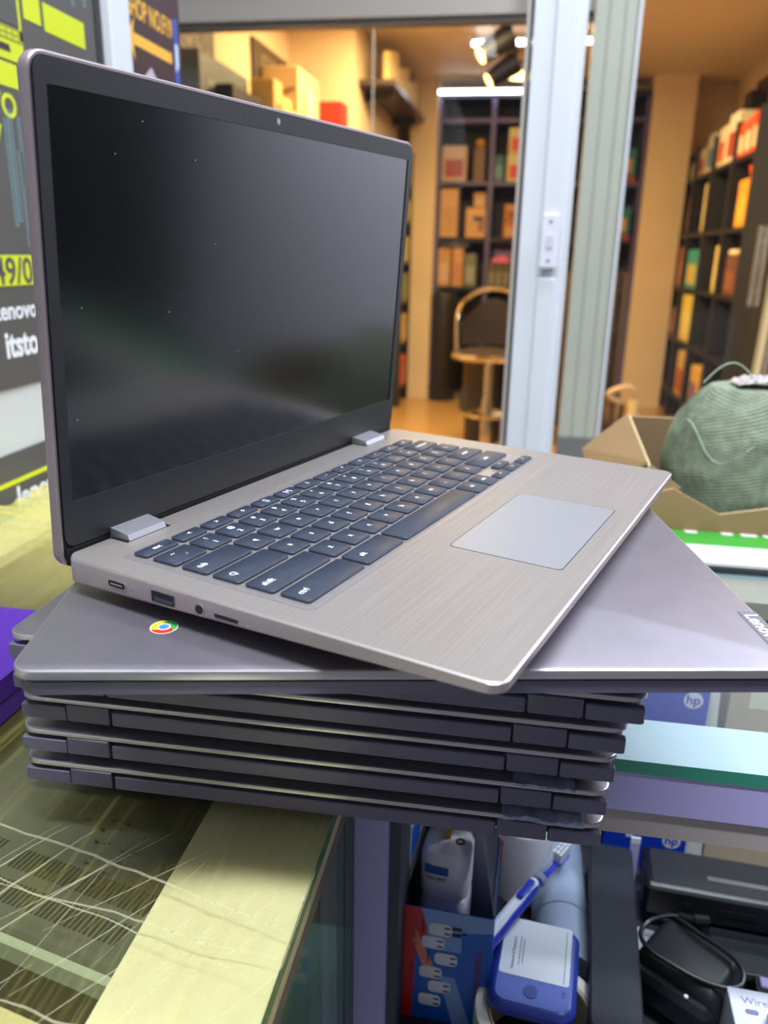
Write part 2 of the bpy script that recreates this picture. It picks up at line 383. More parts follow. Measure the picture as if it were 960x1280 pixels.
# ports along the left side
def onside(y, z): return plane_mtx((-.00002, y, z), (0, -1, 0), (0, 0, 1))
b = mb(); b.M = onside(.1862, -.0066); b.rr(-.0062, .0062, -.0023, .0023, .0022, [(0, -.0001), (0, .0002)], 1, 5); b.rr(-.0052, .0052, -.0015, .0015, .0014, [(0, 0), (0, .00035)], 0, 5); b.box(-.0036, .0036, -.0003, .0003, .0003, .0005, 1)
b.build('usb_c_port', [m_dark, m_port], base)
b = mb(); b.M = onside(.1582, -.0064); b.box(-.0072, .0072, -.0032, .0032, -.0001, .0002, 1); b.box(-.0066, .0066, -.0026, .0026, 0, .00035, 0); b.box(-.0045, .0060, -.0018, -.0002, .0003, .0005, 2)
b.build('usb_port', [m_dark, m_port, mat('port_tongue', (62, 58, 84), .4)], base)
b = mb(); b.M = onside(.1374, -.0062); b.cyl((0, 0, -.0001), (0, 0, .0003), .0030, n=20, mi=1); b.cyl((0, 0, 0), (0, 0, .0005), .0021, n=20, mi=0)
b.build('audio_jack', [m_dark, m_port], base)
b = mb(); b.M = onside(.1228, -.0066); b.box(-.0066, .0066, -.0013, .0013, -.0001, .0002, 1); b.box(-.0062, .0062, -.0009, .0009, 0, .00035, 0)
b.build('card_slot', [m_dark, m_port], base)
b = mb()
for y, z in ((.177, -.0068), (.112, -.0074), (.131, -.0066)): b.M = onside(y, z); b.cyl((0, 0, -.0001), (0, 0, .0002), .0006, n=8)
b.build('indicator', m_port, base)
for x0, x1 in ((.0300, .0555), (.2655, .2925)):
    b = mb(); A = [(.2082, .0002), (.2095, .0030), (.2235, .0052), (.2240, -.002)]
    b.M = plane_mtx((x0, 0, 0), (0, 1, 0), (0, 0, 1)); b.prism(A, 0, x1 - x0); b.build('hinge', m_silv, base)
    mb().box(x0 - .002, x1 + .003, .2078, .2200, -.0005, .0001).build('hinge_slot', m_dark, base)
# lid
la = 1.52037
lo = mb(); LH = .2190
lo.rr(.0003, W - .0003, -.0015, LH, .008, [(.0014, -.0066), (.0004, -.0058), (0, -.0045), (0, -.0006), (.0006, 0), (.0016, 0)], 0, 6, topmi=1)
lidG = lo.build('lid', [m_sideal, m_rub], G)
lidG.matrix_local = plane_mtx((0, D + .00248, -.00711), (1, 0, 0), (0, -math.cos(la), math.sin(la)))
def frame_ring(b, ox0, ox1, oy0, oy1, ix0, ix1, iy0, iy1, z0, z1, mi=0, r=.006):
    n = 4
    def rrp(x0, x1, y0, y1, r, z): return [b.v((cx + r * math.cos((a + j / n) * PI / 2), cy + r * math.sin((a + j / n) * PI / 2), z)) for cx, cy, a in ((x1 - r, y1 - r, 0), (x0 + r, y1 - r, 1), (x0 + r, y0 + r, 2), (x1 - r, y0 + r, 3)) for j in range(n + 1)]
    O1 = rrp(ox0, ox1, oy0, oy1, r, z1); I1 = rrp(ix0, ix1, iy0, iy1, .0006, z1); O0 = rrp(ox0, ox1, oy0, oy1, r, z0); I0 = rrp(ix0, ix1, iy0, iy1, .0006, z0); N = len(O1)
    for i in range(N):
        j = (i + 1) % N
        b.f((O1[i], O1[j], I1[j], I1[i]), mi); b.f((O0[i], O0[j], O1[j], O1[i]), mi); b.f((I1[i], I1[j], I0[j], I0[i]), mi)
b = mb(); frame_ring(b, .0024, W - .0024, .0095, LH - .0022, .0082, W - .0082, .0318, .2072, .0001, .0011)
bz = b.build('bezel', m_bez, lidG)
mb().box(.0030, W - .0030, .0005, .0088, .0001, .0008).build('hinge_cover', m_bez, lidG)
mb().box(.0078, W - .0078, .0314, .2076, .00005, .00045).build('screen', m_scr, lidG)
b = mb(); b.cyl((.1618, .2126, .0010), (.1618, .2126, .00125), .0019, n=20, mi=0); b.cyl((.1618, .2126, .0011), (.1618, .2126, .0014), .0012, n=16, mi=1)
b.build('webcam', [mat('webcam_grey', (120, 122, 128), .3), mat('webcam_lens', (165, 168, 172), .15)], lidG)
for x in (.131, .1932): mb().cyl((x, .2126, .0010), (x, .2126, .0012), .0006, n=8).build('microphone_hole', m_dark, lidG)
b = mb()
for x, h in ((.043, .185), (.095, .187), (.075, .115), (.02, .12), (.13, .09), (.014, .07), (.06, .2), (.11, .148)): b.cyl((x, h, .0004), (x, h, .0006), .00025, n=5)
d_ = b.build('dust_specks', mat('dust', (200, 200, 205), .8), lidG); d_['kind'] = 'stuff'
# scraps of crumpled wrap caught between laptops
m_scrap = mat('crumpled_wrap', (140, 146, 172), .5, 0, (120, .35), (90, 1.0))
for nm, x0, x1, z0, hh in (('wrap under the third laptop from the bottom', .010, .040, .9535, .0028), ('wrap under the second laptop from the bottom', .006, .046, .9334, .0045)):
    b = mb()
    b.grid(lambda u, v: (x0 + (x1 - x0) * u, .3352 + .02 * v + .001 * mnoise.noise((u * 9, z0 * 99, 1)), z0 + hh * (.35 + .6 * abs(mnoise.noise((u * 11, v * 3, z0 * 50))) )), 26, 4)
    b.grid(lambda u, v: (x0 + (x1 - x0) * u, .3352 + .001 * mnoise.noise((u * 9, z0 * 99, 1)), z0 + v * hh * (.35 + .6 * abs(mnoise.noise((u * 11, 0, z0 * 50))))), 26, 1)
    tag(b.build('plastic_scrap', m_scrap), 'crumpled pale plastic ' + nm, 'wrapper')

# ------------------------------------------------------------------ counters
m_gl = glass('counter_glass', (.93, .97, .96), .8)
m_gledge = mat('glass_edge_green', (44, 142, 116), .15, 0, spec=.7)
m_frame = mat('white_counter_frame', (172, 186, 198), .35)
m_cream = mat('cream_counter_frame', (238, 226, 196), .4)
m_lilac = mat('pale_lilac_frame', (182, 172, 222), .4)
m_tanlip = mat('beige_lip', (176, 164, 158), .5)
m_tan = mat('tan_board', (150, 122, 84), .6, 0, (6, .1))
m_shelf = mat('dark_shelf_board', (58, 58, 66), .5)
ZC = .9131
LC = thing('display_counter', 'glass display counter on the left with yellow stretch film over its top', 'counter', (-.32, .35, 0))
def P(mbx, name, mats, par, off, label=None):
    o = mbx.build(name, mats, par, label=label); o.location = (-off[0], -off[1], -off[2]); return o
lo_ = (-.32, .35, 0)
b = mb(); b.box(-.56, -.0822, -.30, .90, ZC - .009, ZC, 0)
for f in b.bm.faces:
    f.normal_update()
    if abs(f.normal.z) < .5: f.material_index = 1
P(b, 'glass_top', [m_gl, m_gledge], LC, lo_)
b = mb(); b.box(-.154, -.0835, -.30, .90, .892, ZC - .0095); P(b, 'frame_rail', m_cream, LC, lo_)
b = mb(); b.box(-.56, -.50, -.30, .90, .892, ZC - .0095); P(b, 'frame_rail', m_cream, LC, lo_)
b = mb(); b.box(-.50, -.154, .84, .90, .892, ZC - .0095); P(b, 'frame_rail', m_cream, LC, lo_)
b = mb(); b.box(-.099, -.086, -.30, .424, .872, .892); P(b, 'lower_rail', mat('rail_grey', (118, 110, 108), .45), LC, lo_)
b = mb(); b.box(-.092, -.087, -.30, .424, .30, .872); P(b, 'side_pane', glass('side_pane', (.82, .92, .86), .7), LC, lo_)
b = mb(); b.box(-.092, -.0865, .395, .424, .30, .872); P(b, 'pane_edge', glass('pane_edge_green', (.42, .66, .45), .6, .1), LC, lo_)
b = mb(); b.box(-.55, -.10, -.30, .85, .862, .868); P(b, 'inner_shelf', glass('shelf_glass', (.75, .85, .8), .6), LC, lo_)
b = mb(); b.box(-.56, -.093, -.30, .89, 0, .30); P(b, 'plinth', m_frame, LC, lo_)
b = mb(); b.box(-.56, -.093, .86, .89, .30, .892); P(b, 'rear_panel', m_tan, LC, lo_)
b = mb(); b.box(-.0895, -.0630, .4245, .451, 0, .8925, 0, .002); P(b, 'corner_post', m_lilac, LC, lo_)
b = mb(); b.box(-.0625, -.0560, .4245, .86, .30, .8925); P(b, 'partition', m_shelf, LC, lo_)

RC = thing('display_counter', 'glass display counter on the right with green glass edge and pale front rail', 'counter', (.5, .75, 0))
ro = (.5, .75, 0)
b = mb(); b.box(-.0815, 1.25, .428, 1.14, ZC - .009, ZC, 0)
for f in b.bm.faces:
    f.normal_update()
    if abs(f.normal.z) < .5: f.material_index = 1
P(b, 'glass_top', [m_gl, m_gledge], RC, ro)
b = mb(); b.box(-.0555, 1.25, .430, .491, .895, ZC - .0095); P(b, 'frame_rail', m_frame, RC, ro)
b = mb(); b.box(-.062, 1.25, .429, .4315, .8765, ZC - .0092); P(b, 'front_rail_face', m_lilac, RC, ro)
b = mb(); b.box(-.0555, 1.25, .4315, .437, .8575, .8765); P(b, 'front_lip', m_tanlip, RC, ro)
b = mb(); b.box(-.056, 1.25, .770, .90, .890, ZC - .0095); P(b, 'frame_rail', m_frame, RC, ro)
b = mb(); b.box(-.056, 1.25, .712, .770, .886, ZC - .0105); P(b, 'inner_rail', mat('rail_beige', (172, 160, 150), .5), RC, ro)
b = mb(); b.box(-.056, 1.25, .86, .872, .30, .888); P(b, 'rear_panel', m_tan, RC, ro)
b = mb(); b.box(-.056, 1.25, .437, .86, .628, .640); P(b, 'inner_shelf', m_shelf, RC, ro)
b = mb(); b.box(-.0625, 1.25, .452, 1.13, 0, .30); P(b, 'plinth', m_frame, RC, ro)
b = mb(); b.box(1.235, 1.25, .44, .86, .30, .89); P(b, 'end_panel', m_frame, RC, ro)
b = mb(); b.box(-.0625, 1.25, 1.10, 1.13, .30, ZC - .0095); P(b, 'rear_support', m_frame, RC, ro)

# stretch film over the left counter
import numpy as np
def film_material():
    m = bpy.data.materials.new('yellow_stretch_film'); m.use_nodes = True; nt = m.node_tree; nt.nodes.clear(); L = nt.links.new
    N = lambda k: nt.nodes.new('ShaderNode' + k)
    o = N('OutputMaterial'); tr = N('BsdfTransparent'); pr = N('BsdfPrincipled'); mx = N('MixShader'); tc = N('TexCoord')
    tr.inputs[0].default_value = (.988, .945, .80, 1)
    pr.inputs['Base Color'].default_value = (*lin((224, 214, 122)), 1); pr.inputs['Roughness'].default_value = .16; pr.inputs['Specular IOR Level'].default_value = .8
    prev = None
    for rot, sx, scl in ((.20, .02, 420), (-.22, .025, 260), (1.30, .03, 160)):
        mp = N('Mapping'); mp.inputs['Rotation'].default_value = (0, 0, rot); mp.inputs['Scale'].default_value = (1, sx, 1)
        n = N('TexNoise'); n.inputs['Scale'].default_value = scl; n.inputs['Detail'].default_value = 3
        r = N('ValToRGB'); r.color_ramp.elements[0].position = .56; r.color_ramp.elements[1].position = .86
        L(tc.outputs['Object'], mp.inputs[0]); L(mp.outputs[0], n.inputs['Vector']); L(n.outputs['Fac'], r.inputs[0])
        if prev is None: prev = r.outputs[0]
        else:
            a = N('Math'); a.operation = 'ADD'; L(prev, a.inputs[0]); L(r.outputs[0], a.inputs[1]); prev = a.outputs[0]
    mr = N('MapRange'); mr.inputs['From Max'].default_value = 1.3; mr.inputs['To Min'].default_value = .045; mr.inputs['To Max'].default_value = .24
    L(prev, mr.inputs['Value']); sp = N('SeparateXYZ'); L(tc.outputs['Object'], sp.inputs[0])
    lay = N('MapRange'); lay.inputs['From Min'].default_value = .50; lay.inputs['From Max'].default_value = .80; lay.inputs['To Min'].default_value = 0; lay.inputs['To Max'].default_value = .5   # more layers of film lie towards the rear
    L(sp.outputs['Y'], lay.inputs['Value']); ad = N('Math'); ad.operation = 'ADD'; ad.use_clamp = True; L(mr.outputs[0], ad.inputs[0]); L(lay.outputs[0], ad.inputs[1]); L(ad.outputs[0], mx.inputs[0])
    bp = N('Bump'); bp.inputs['Strength'].default_value = .5; bp.inputs['Distance'].default_value = .002; L(prev, bp.inputs['Height']); L(bp.outputs[0], pr.inputs['Normal'])
    L(tr.outputs[0], mx.inputs[1]); L(pr.outputs[0], mx.inputs[2]); L(mx.outputs[0], o.inputs[0]); return m
m_film = film_material()
nx, ny = 200, 330
xs = np.linspace(-.556, -.0800, nx); ys = np.linspace(.12, .895, ny)
X, Y = np.meshgrid(xs, ys, indexing='ij')
Z = np.zeros_like(X); rs = np.random.RandomState(5)
for _ in range(70):
    a = rs.choice([rs.normal(1.25, .12), rs.normal(.35, .2), rs.normal(2.6, .15)]); cx_, cy_ = rs.uniform(-.55, -.1), rs.uniform(.12, .9)
    d_ = (X - cx_) * math.sin(a) - (Y - cy_) * math.cos(a); l_ = (X - cx_) * math.cos(a) + (Y - cy_) * math.sin(a)
    Z += rs.uniform(.0004, .0016) * np.exp(-(d_ / rs.uniform(.0018, .004)) ** 2) * np.exp(-(l_ / rs.uniform(.05, .25)) ** 2)
def sm(t): t = np.clip(t, 0, 1); return t * t * (3 - 2 * t)
back = sm((Y - .58) / .2)
for _ in range(45):
    a = rs.normal(.12, .16); cx_, cy_ = rs.uniform(-.56, -.2), rs.uniform(.6, .9)
    d_ = (X - cx_) * math.sin(a) - (Y - cy_) * math.cos(a); l_ = (X - cx_) * math.cos(a) + (Y - cy_) * math.sin(a)
    Z += back * rs.uniform(.001, .005) * np.exp(-(d_ / rs.uniform(.003, .009)) ** 2) * np.exp(-(l_ / rs.uniform(.05, .2)) ** 2)
Z += .009 * sm((-.48 - X) / .08) * sm((Y - .55) / .2) + .006 * sm((Y - .80) / .09)
inside = sm((X + .275) / .02) * sm((.555 - Y) / .02) * sm((Y - .315) / .02)
inbox = sm((-.29 - X) / .01) * sm((.51 - Y) / .02) * sm((Y - .31) / .02)
Z *= 1 - np.maximum(inside, inbox); Z += ZC + .00012
verts = np.stack([X.ravel(), Y.ravel(), Z.ravel()], 1)
idx = np.arange(nx * ny).reshape(nx, ny)
faces = np.stack([idx[:-1, :-1].ravel(), idx[1:, :-1].ravel(), idx[1:, 1:].ravel(), idx[:-1, 1:].ravel()], 1)
# the film folds down over the right edge
ed = idx[-1]; base_n = len(verts); sk = []
for k, (dx, z) in enumerate(((.0010, ZC - .003), (.0013, ZC - .012), (.0008, .893))):
    for j in range(ny): sk.append((xs[-1] + dx + .0006 * math.sin(j * .9 + k) * math.sin(j * .23), ys[j], z))
verts = np.vstack([verts, np.array(sk)]); ff = faces.tolist(); rows = [list(ed)] + [list(range(base_n + k * ny, base_n + (k + 1) * ny)) for k in range(3)]
for k in range(3):
    for j in range(ny - 1): ff.append((rows[k][j], rows[k + 1][j], rows[k + 1][j + 1], rows[k][j + 1]))
me = bpy.data.meshes.new('stretch_film'); me.from_pydata(verts.tolist(), [], ff); me.materials.append(m_film); me.shade_smooth()
film = bpy.data.objects.new('stretch_film', me); col.objects.link(film)
tag(film, 'yellow see-through stretch film wrapped over the left counter top', 'film')
b = mb()
def crease(x0, y0, x1, y1, r, wob=.003, n=26):
    pts = []
    for i in range(n + 1):
        u = i / n; k = wob * mnoise.noise((u * 5, x0 * 40, y0 * 30)) + wob * .3 * mnoise.noise((u * 17, x0 * 40, y1 * 30))
        x = x0 + (x1 - x0) * u; y = y0 + (y1 - y0) * u + k
        pts.append((min(x, -.0815), y, ZC + .0004 + .0006 * abs(mnoise.noise((u * 9, x0 * 9, y0 * 70)))))
    b.tube(pts, lambda t: r * (.35 + .65 * math.sin(PI * min(max(t, .02), .98))), 5)
crease(-.30, .318, -.083, .268, .0007, .004); crease(-.30, .2900, -.083, .238, .0004, .003)
crease(-.245, .185, -.17, .31, .0005); crease(-.25, .20, -.20, .31, .0007); crease(-.262, .22, -.215, .312, .0005)
crease(-.235, .27, -.083, .252, .0005); crease(-.21, .215, -.083, .196, .0006)
for _ in range(15):
    x = rs.uniform(-.30, -.10); y = rs.uniform(.19, .25); a = rs.normal(1.12, .16); l_ = rs.uniform(.04, .12)
    crease(x, y, x + math.cos(a) * l_, min(y + math.sin(a) * l_, .318), rs.uniform(.00012, .00035), .0012, 12)
def crease_material():
    m = bpy.data.materials.new('film_crease'); m.use_nodes = True; nt = m.node_tree; L = nt.links.new
    p = nt.nodes['Principled BSDF']; p.inputs['Base Color'].default_value = (*lin((238, 234, 205)), 1); p.inputs['Roughness'].default_value = .12
    t_ = nt.nodes.new('ShaderNodeBsdfTransparent'); t_.inputs[0].default_value = (.98, .98, .9, 1); x = nt.nodes.new('ShaderNodeMixShader'); x.inputs[0].default_value = .22
    L(t_.outputs[0], x.inputs[1]); L(p.outputs[0], x.inputs[2]); L(x.outputs[0], nt.nodes['Material Output'].inputs[0]); return m
cr = b.build('crease', crease_material(), film); cr['kind'] = 'stuff'

# upturned dark machines on the glass shelf inside the left counter
m_under = mat('dark_laptop_underside', (84, 86, 82), .5, 0, (20, .12)); m_sband = mat('silver_band', (190, 196, 180), .4, .3)
def upturned(label, x, y, rz, sx, sy, vents, scuffs):
    t = thing('upturned_laptop', label, 'laptop', (x, y, .8682), (0, 0, rz), 'dark laptops inside the left counter')
    mb().rr(-sx, sx, -sy, sy, .010, [(.004, 0), (0, .004), (0, .012), (.003, .0165)], 0, 5).build('body', m_under, t)
    mb().rr(-sx - .0012, sx + .0012, -sy - .0030, sy + .0008, .010, [(.0, .002), (0, .0125), (.001, .0135)], 0, 5).build('edge_band', m_sband, t)
    for vx, vy, n, ln in vents:
        for i in range(n): mb().box(vx + i * .0030, vx + i * .0030 + .0016, vy, vy + ln, .0162, .0168).build('vent_slot', m_rub, t)
    for x_ in (-sx + .03, sx - .03): mb().cyl((x_, sy - .02, .0165), (x_, sy - .02, .019), .007, n=12).build('rubber_foot', m_rub, t)
    b = mb()
    for x_, y_, r_ in scuffs:
        n = 9; b.prism([(x_ + r_ * (.5 + .8 * rs.rand()) * math.cos(2 * PI * k / n), y_ + r_ * .6 * (.4 + .9 * rs.rand()) * math.sin(2 * PI * k / n)) for k in range(n)], .0163, .0167)
    if scuffs: o = b.build('scuff', m_dark, t); o['kind'] = 'stuff'
def near(a, n, dx, dy, r): return [(a[0] + rs.uniform(-dx, dx), a[1] + rs.uniform(-dy, dy), rs.uniform(.3, 1) * r) for _ in range(n)]
upturned('dark laptop lying upside down under the film, with two rows of vent slots', -.300, .371, -.21, .165, .085, ((.060, -.052, 30, .0135), (.059, -.072, 30, .0130), (.030, -.052, 6, .015)), near((.088, -.008, 0), 14, .02, .012, .0024) + near((.108, -.03, 0), 10, .012, .012, .0026) + near((.072, .006, 0), 8, .006, .02, .0018))
upturned('dark laptop lying upside down nearer the front edge of the left counter', -.330, .140, -.20, .150, .080, ((-.02, -.02, 10, .02),), [])
t = thing('cream_folder', 'thin cream folder lying between the two upturned laptops', 'folder', (-.272, .243, .8682), (0, 0, -.20))
mb().box(-.12, .10, -.012, .0075, 0, .009, 0, .001).build('cover', mat('folder_cream', (214, 200, 150), .5), t); mb().box(-.12, .1003, -.0125, .007, .004, .0048).build('page_line', m_sband, t)
t = thing('flat_box', 'bright purple flat carton lying at the left end of the stack', 'box', (-.43, .412, ZC + .0008))
mb().box(-.125, .125, -.085, .075, 0, .030, 0, .001).build('body', mat('purple_card', (72, 26, 142), .45), t)
mb().box(-.1252, .1254, -.0852, .0752, .0145, .0156).build('lid_line', mat('purple_dark', (40, 12, 80), .5), t)
t = thing('hanging_pack', 'blue packet standing inside the left counter behind its side glass', 'packet', (-.140, .30, .3005))
mb().box(-.02, .02, -.03, .05, 0, .455, 0, .003).build('body', mat('packet_blue', (30, 110, 175), .4), t)
mb().box(-.0005 + .02, .0206, -.02, .04, .30, .42).build('printed_patch', mat('packet_pale', (170, 200, 215), .4), t)

# ------------------------------------------------------------------ left wall with its posters
struct(mb().box(-.62, -.568, -.6, 1.345, 0, 2.2).build('wall_side', mat('white_panel', (196, 201, 200), .45)))
PX = -.567
def onwall(y, z): return plane_mtx((PX, y, z), (0, 1, 0), (0, 0, 1))
m_pg = mat('poster_dark_grey', (78, 78, 76), .45); m_lime = mat('poster_lime', (202, 214, 18), .5); m_circ = mat('poster_circuit_blue', (120, 150, 155), .5); m_pwh = mat('poster_white', (225, 228, 232), .5); m_pk = mat('poster_black', (40, 40, 42), .5); m_olive = mat('poster_olive', (150, 158, 30), .5)
t = thing('wall_poster', 'dark grey wall poster with lime blocks, circuit lines and white lettering', 'poster', (PX, .8, 1.05))
def PP(b, name, m, label=None):
    o = b.build(name, m, t, label=label); o.location = (-t.location.x, -t.location.y, -t.location.z); return o
b = mb(); b.M = onwall(0, 0); b.box(.0, 1.085, 1.046, 1.75, 0, .002); PP(b, 'panel', m_pg)
b = mb(); b.M = onwall(0, 0); b.box(1.075, 1.09, 1.046, 1.75, 0, .0035); PP(b, 'border', m_black)
for r_ in ((.917, .950, 1.437, 1.478), (.957, 1.046, 1.434, 1.463), (.70, .893, 1.362, 1.386)):
    b = mb(); b.M = onwall(0, 0); b.box(r_[0], r_[1], r_[2], r_[3], .002, .0027); PP(b, 'lime_block', m_lime)
b = mb(); b.M = onwall(0, 0)
b.box(.70, .905, 1.425, 1.52, .002, .0026, 1); b.box(.905, .909, 1.412, 1.52, .002, .0030, 0); b.box(.70, .909, 1.408, 1.422, .002, .003, 2); b.prism([(.70, 1.422), (.909, 1.410), (.909, 1.389), (.70, 1.389)], .002, .0029, 0)
for i in range(9): b.box(.80 + i * .0115, .8085 + i * .0115, 1.411, 1.4135, .003, .0034, 0); b.box(.80 + i * .0115, .8085 + i * .0115, 1.4165, 1.419, .003, .0034, 0)
b.prism([(.862, 1.397), (.884, 1.397), (.882, 1.404), (.866, 1.404)], .0029, .0034, 3)
PP(b, 'laptop_drawing', [m_lime, m_pg, m_olive, m_pk])
b = mb(); b.M = onwall(0, 0); b.text('TO', .034, .885, 1.3315, .0022, 0, 'RIGHT', 'BOTTOM_BASELINE', bold=.02, ext=.0003); b.text('V', .026, .852, 1.304, .0022, 0, 'RIGHT', 'BOTTOM_BASELINE', bold=.02, ext=.0003)
PP(b, 'lettering', m_lime, 'lime lettering')
b = mb(); b.M = onwall(0, 0)
for y, z0, z1 in ((.858, 1.22, 1.33), (.866, 1.225, 1.34), (.883, 1.26, 1.335), (.878, 1.20, 1.30), (.89, 1.20, 1.31), (.962, 1.475, 1.52), (1.0, 1.487, 1.55), (1.022, 1.477, 1.55), (1.05, 1.482, 1.55)):
    b = mb(); b.M = onwall(0, 0); b.prism([(y, z1), (y, z0), (y + .006, z0), (y + .006, z1), (y + .0048, z1), (y + .0048, z0 + .0012), (y + .0012, z0 + .0012), (y + .0012, z1)], .002, .0026); PP(b, 'circuit_line', m_circ)
b = mb(); b.M = onwall(0, 0); b.box(.55, .93, 1.157, 1.1895, .002, .0028, 0); b.text('549/0', .040, .879, 1.1592, .0029, 1, 'RIGHT', 'BOTTOM_BASELINE', bold=.015, ext=.0003); PP(b, 'number_strip', [m_lime, m_pg], 'lime strip with dark digits')
b = mb(); b.M = onwall(0, 0); b.text('Lenovo', .0275, .880, 1.1215, .0022, 0, 'RIGHT', 'BOTTOM_BASELINE', bold=.02, ext=.0003); b.text('itsto', .0400, .875, 1.0805, .0022, 0, 'RIGHT', 'BOTTOM_BASELINE', bold=.03, ext=.0003, sx=.86); PP(b, 'lettering', m_pwh, 'white lettering')
t = thing('lower_poster', 'dark grey poster with one lime line just above the film on the left', 'poster', (PX, .8, .92))
b = mb(); b.M = onwall(0, 0); b.box(.0, 1.085, .80, .974, 0, .002); PP(b, 'panel', m_pg)
b = mb(); b.M = onwall(0, 0); b.box(.0, 1.085, .9385, .9435, .002, .0027); PP(b, 'lime_line', m_lime)
b = mb(); b.M = onwall(0, 0); b.text('lenovo', .036, .897, .909, .0022, 0, 'RIGHT', 'BOTTOM_BASELINE', bold=.03, ext=.0003); PP(b, 'lettering', m_pwh)
struct(mb().box(-.5675, -.552, 1.094, 1.150, 0, 2.2, 0, .002).build('trim_4', m_white))
t = thing('direction_sign', 'dark purple sign with yellow lettering and a yellow arrow pointing left', 'sign', (PX, 1.25, 1.5))
b = mb(); b.M = onwall(0, 0); b.box(1.152, 1.342, 1.38, 1.60, 0, .004); PP(b, 'panel', mat('sign_purple', (62, 44, 52), .3))
m_sy = mat('sign_yellow', (232, 178, 60), .45)
b = mb(); b.M = onwall(0, 0); b.text('SHOP NO.F19', .036, 1.3125, 1.5050, .0041, 0, 'RIGHT', 'BOTTOM_BASELINE', bold=.02, ext=.0003, sx=.67); PP(b, 'lettering', m_sy)
b = mb(); b.M = onwall(0, 0); b.prism([(1.158, 1.476), (1.183, 1.502), (1.178, 1.484), (1.305, 1.484), (1.305, 1.469), (1.178, 1.469), (1.180, 1.450)], .004, .0047); PP(b, 'arrow', m_sy)
b = mb(); b.M = onwall(0, 0); b.box(1.318, 1.330, 1.44, 1.535, .004, .0047, 0); b.prism([(1.318, 1.50), (1.330, 1.50), (1.330, 1.47), (1.318, 1.46)], .0047, .0052, 1); PP(b, 'emblem_strip', [mat('sign_blue', (60, 90, 190), .4), mat('sign_paleblue', (190, 215, 235), .4)])
b = mb(); b.M = onwall(0, 0); b.prism([(1.20, 1.43), (1.23, 1.45), (1.29, 1.40), (1.29, 1.385), (1.20, 1.385)], .004, .0045); PP(b, 'pale_patch', mat('sign_pale', (185, 180, 190), .4))

# ------------------------------------------------------------------ back of the right counter: banner board, carton, twine
t = thing('printed_board', 'bright green and white printed board lying on the right counter under the carton', 'board', (.55, .83, ZC))
mb().box(-.50, .55, -.058, -.0050, .0002, .0030).build('white_band', mat('board_white', (198, 202, 200), .35), t)
mb().box(-.50, .55, -.0050, .050, .0002, .0032).build('green_band', mat('board_green', (58, 152, 52), .4), t)
b = mb()
for x0, x1 in ((-.362, -.349), (-.324, -.312), (-.304, -.287), (-.281, -.22)): b.rr(x0, x1, .0300, .0425, .002, [(0, .0032), (0, .0036)], 0, 2)
o = b.build('lettering', mat('board_letter', (205, 208, 205), .4), t, label='white letter bottoms'); o['kind'] = 'stuff'
m_card = mat('brown_cardboard', (150, 122, 82), .65, 0, (14, .06)); m_cardi = mat('cardboard_inside', (136, 112, 80), .65, 0, (14, .06)); m_carde = mat('cardboard_edge', (205, 182, 138), .7)
t = thing('cardboard_box', 'open brown cardboard box with bent flaps holding the green twine', 'box', (.30, .97, ZC + .0033))
def wallp(name, pts, th, m=m_card):
    """panel from 4 corner points (box-local, metres) thickened along its normal"""
    p = [Vector(q) for q in pts]; n = (p[1] - p[0]).cross(p[2] - p[0]).normalized() * th
    b = mb(); A = [b.v(q) for q in p]; B = [b.v(q + n) for q in p]; k = len(p)
    b.f(A[::-1], 0); b.f(B, 0)
    for i in range(k): b.f((A[i], A[(i + 1) % k], B[(i + 1) % k], B[i]), 1)
    return b.build(name, [m, m_carde], t)
wallp('front_wall', [(-.150, -.098, 0), (.17, -.098, 0), (.17, -.098, .030), (-.030, -.098, .030), (-.078, -.098, .020), (-.128, -.098, .046), (-.150, -.098, .040)], .003)
wallp('left_wall', [(-.150, -.095, 0), (-.154, -.095, .069), (-.155, .10, .086), (-.150, .10, 0)], .003)
wallp('back_wall', [(-.153, .100, 0), (.17, .100, 0), (.17, .100, .086), (-.155, .100, .086)], .003, m_cardi)
wallp('right_wall', [(.17, -.095, 0), (.17, .10, 0), (.17, .10, .086), (.17, -.095, .07)], .003)
wallp('flap', [(-.156, -.093, .070), (-.157, .10, .087), (-.212, .085, .040), (-.206, -.03, .020)], .003)
wallp('flap', [(-.120, -.0985, .046), (-.153, -.0985, .069), (-.150, -.0985, .03)], -.003, m_card)
m_tw = mat('green_twine', (124, 136, 112), .75, 0, (90, .22)); m_tw2 = mat('pale_green_twine', (160, 182, 156), .7)
t = thing('twine_spool', 'large cone of green twine standing in the cardboard box', 'twine', (.262, .968, ZC + .0040))
b = mb()
def spool(u, v):
    th = u * 2 * PI; z = v * .150
    tt = v
    r = .083 + .006 * math.sin(PI * min(1, tt * 1.3)) - .010 * max(0, (tt - .35) / .65) - .036 * max(0, (tt - .60) / .40) ** 2.2
    if tt > .96: r *= max(.08, 1 - ((tt - .96) / .04) ** 1.2 * .9); z = .144 + (tt - .96) * .05
    k1 = math.sin(z * 1900 + th * 20 + 3 * mnoise.noise((th * 2, z * 40, 0))); k2 = math.sin(z * 1650 - th * 34)
    band = .5 + .5 * math.sin(z * 90 + 1.5 * math.sin(th * 2)); rr_ = r + .0008 * (k1 * band + k2 * (1 - band)) + .0022 * mnoise.noise((math.cos(th) * 3, math.sin(th) * 3, z * 45))
    return (rr_ * math.cos(th), rr_ * math.sin(th), z)
b.grid(spool, 300, 300); b.build('wound_twine', m_tw, t, ang=80)
b = mb(); pts = []
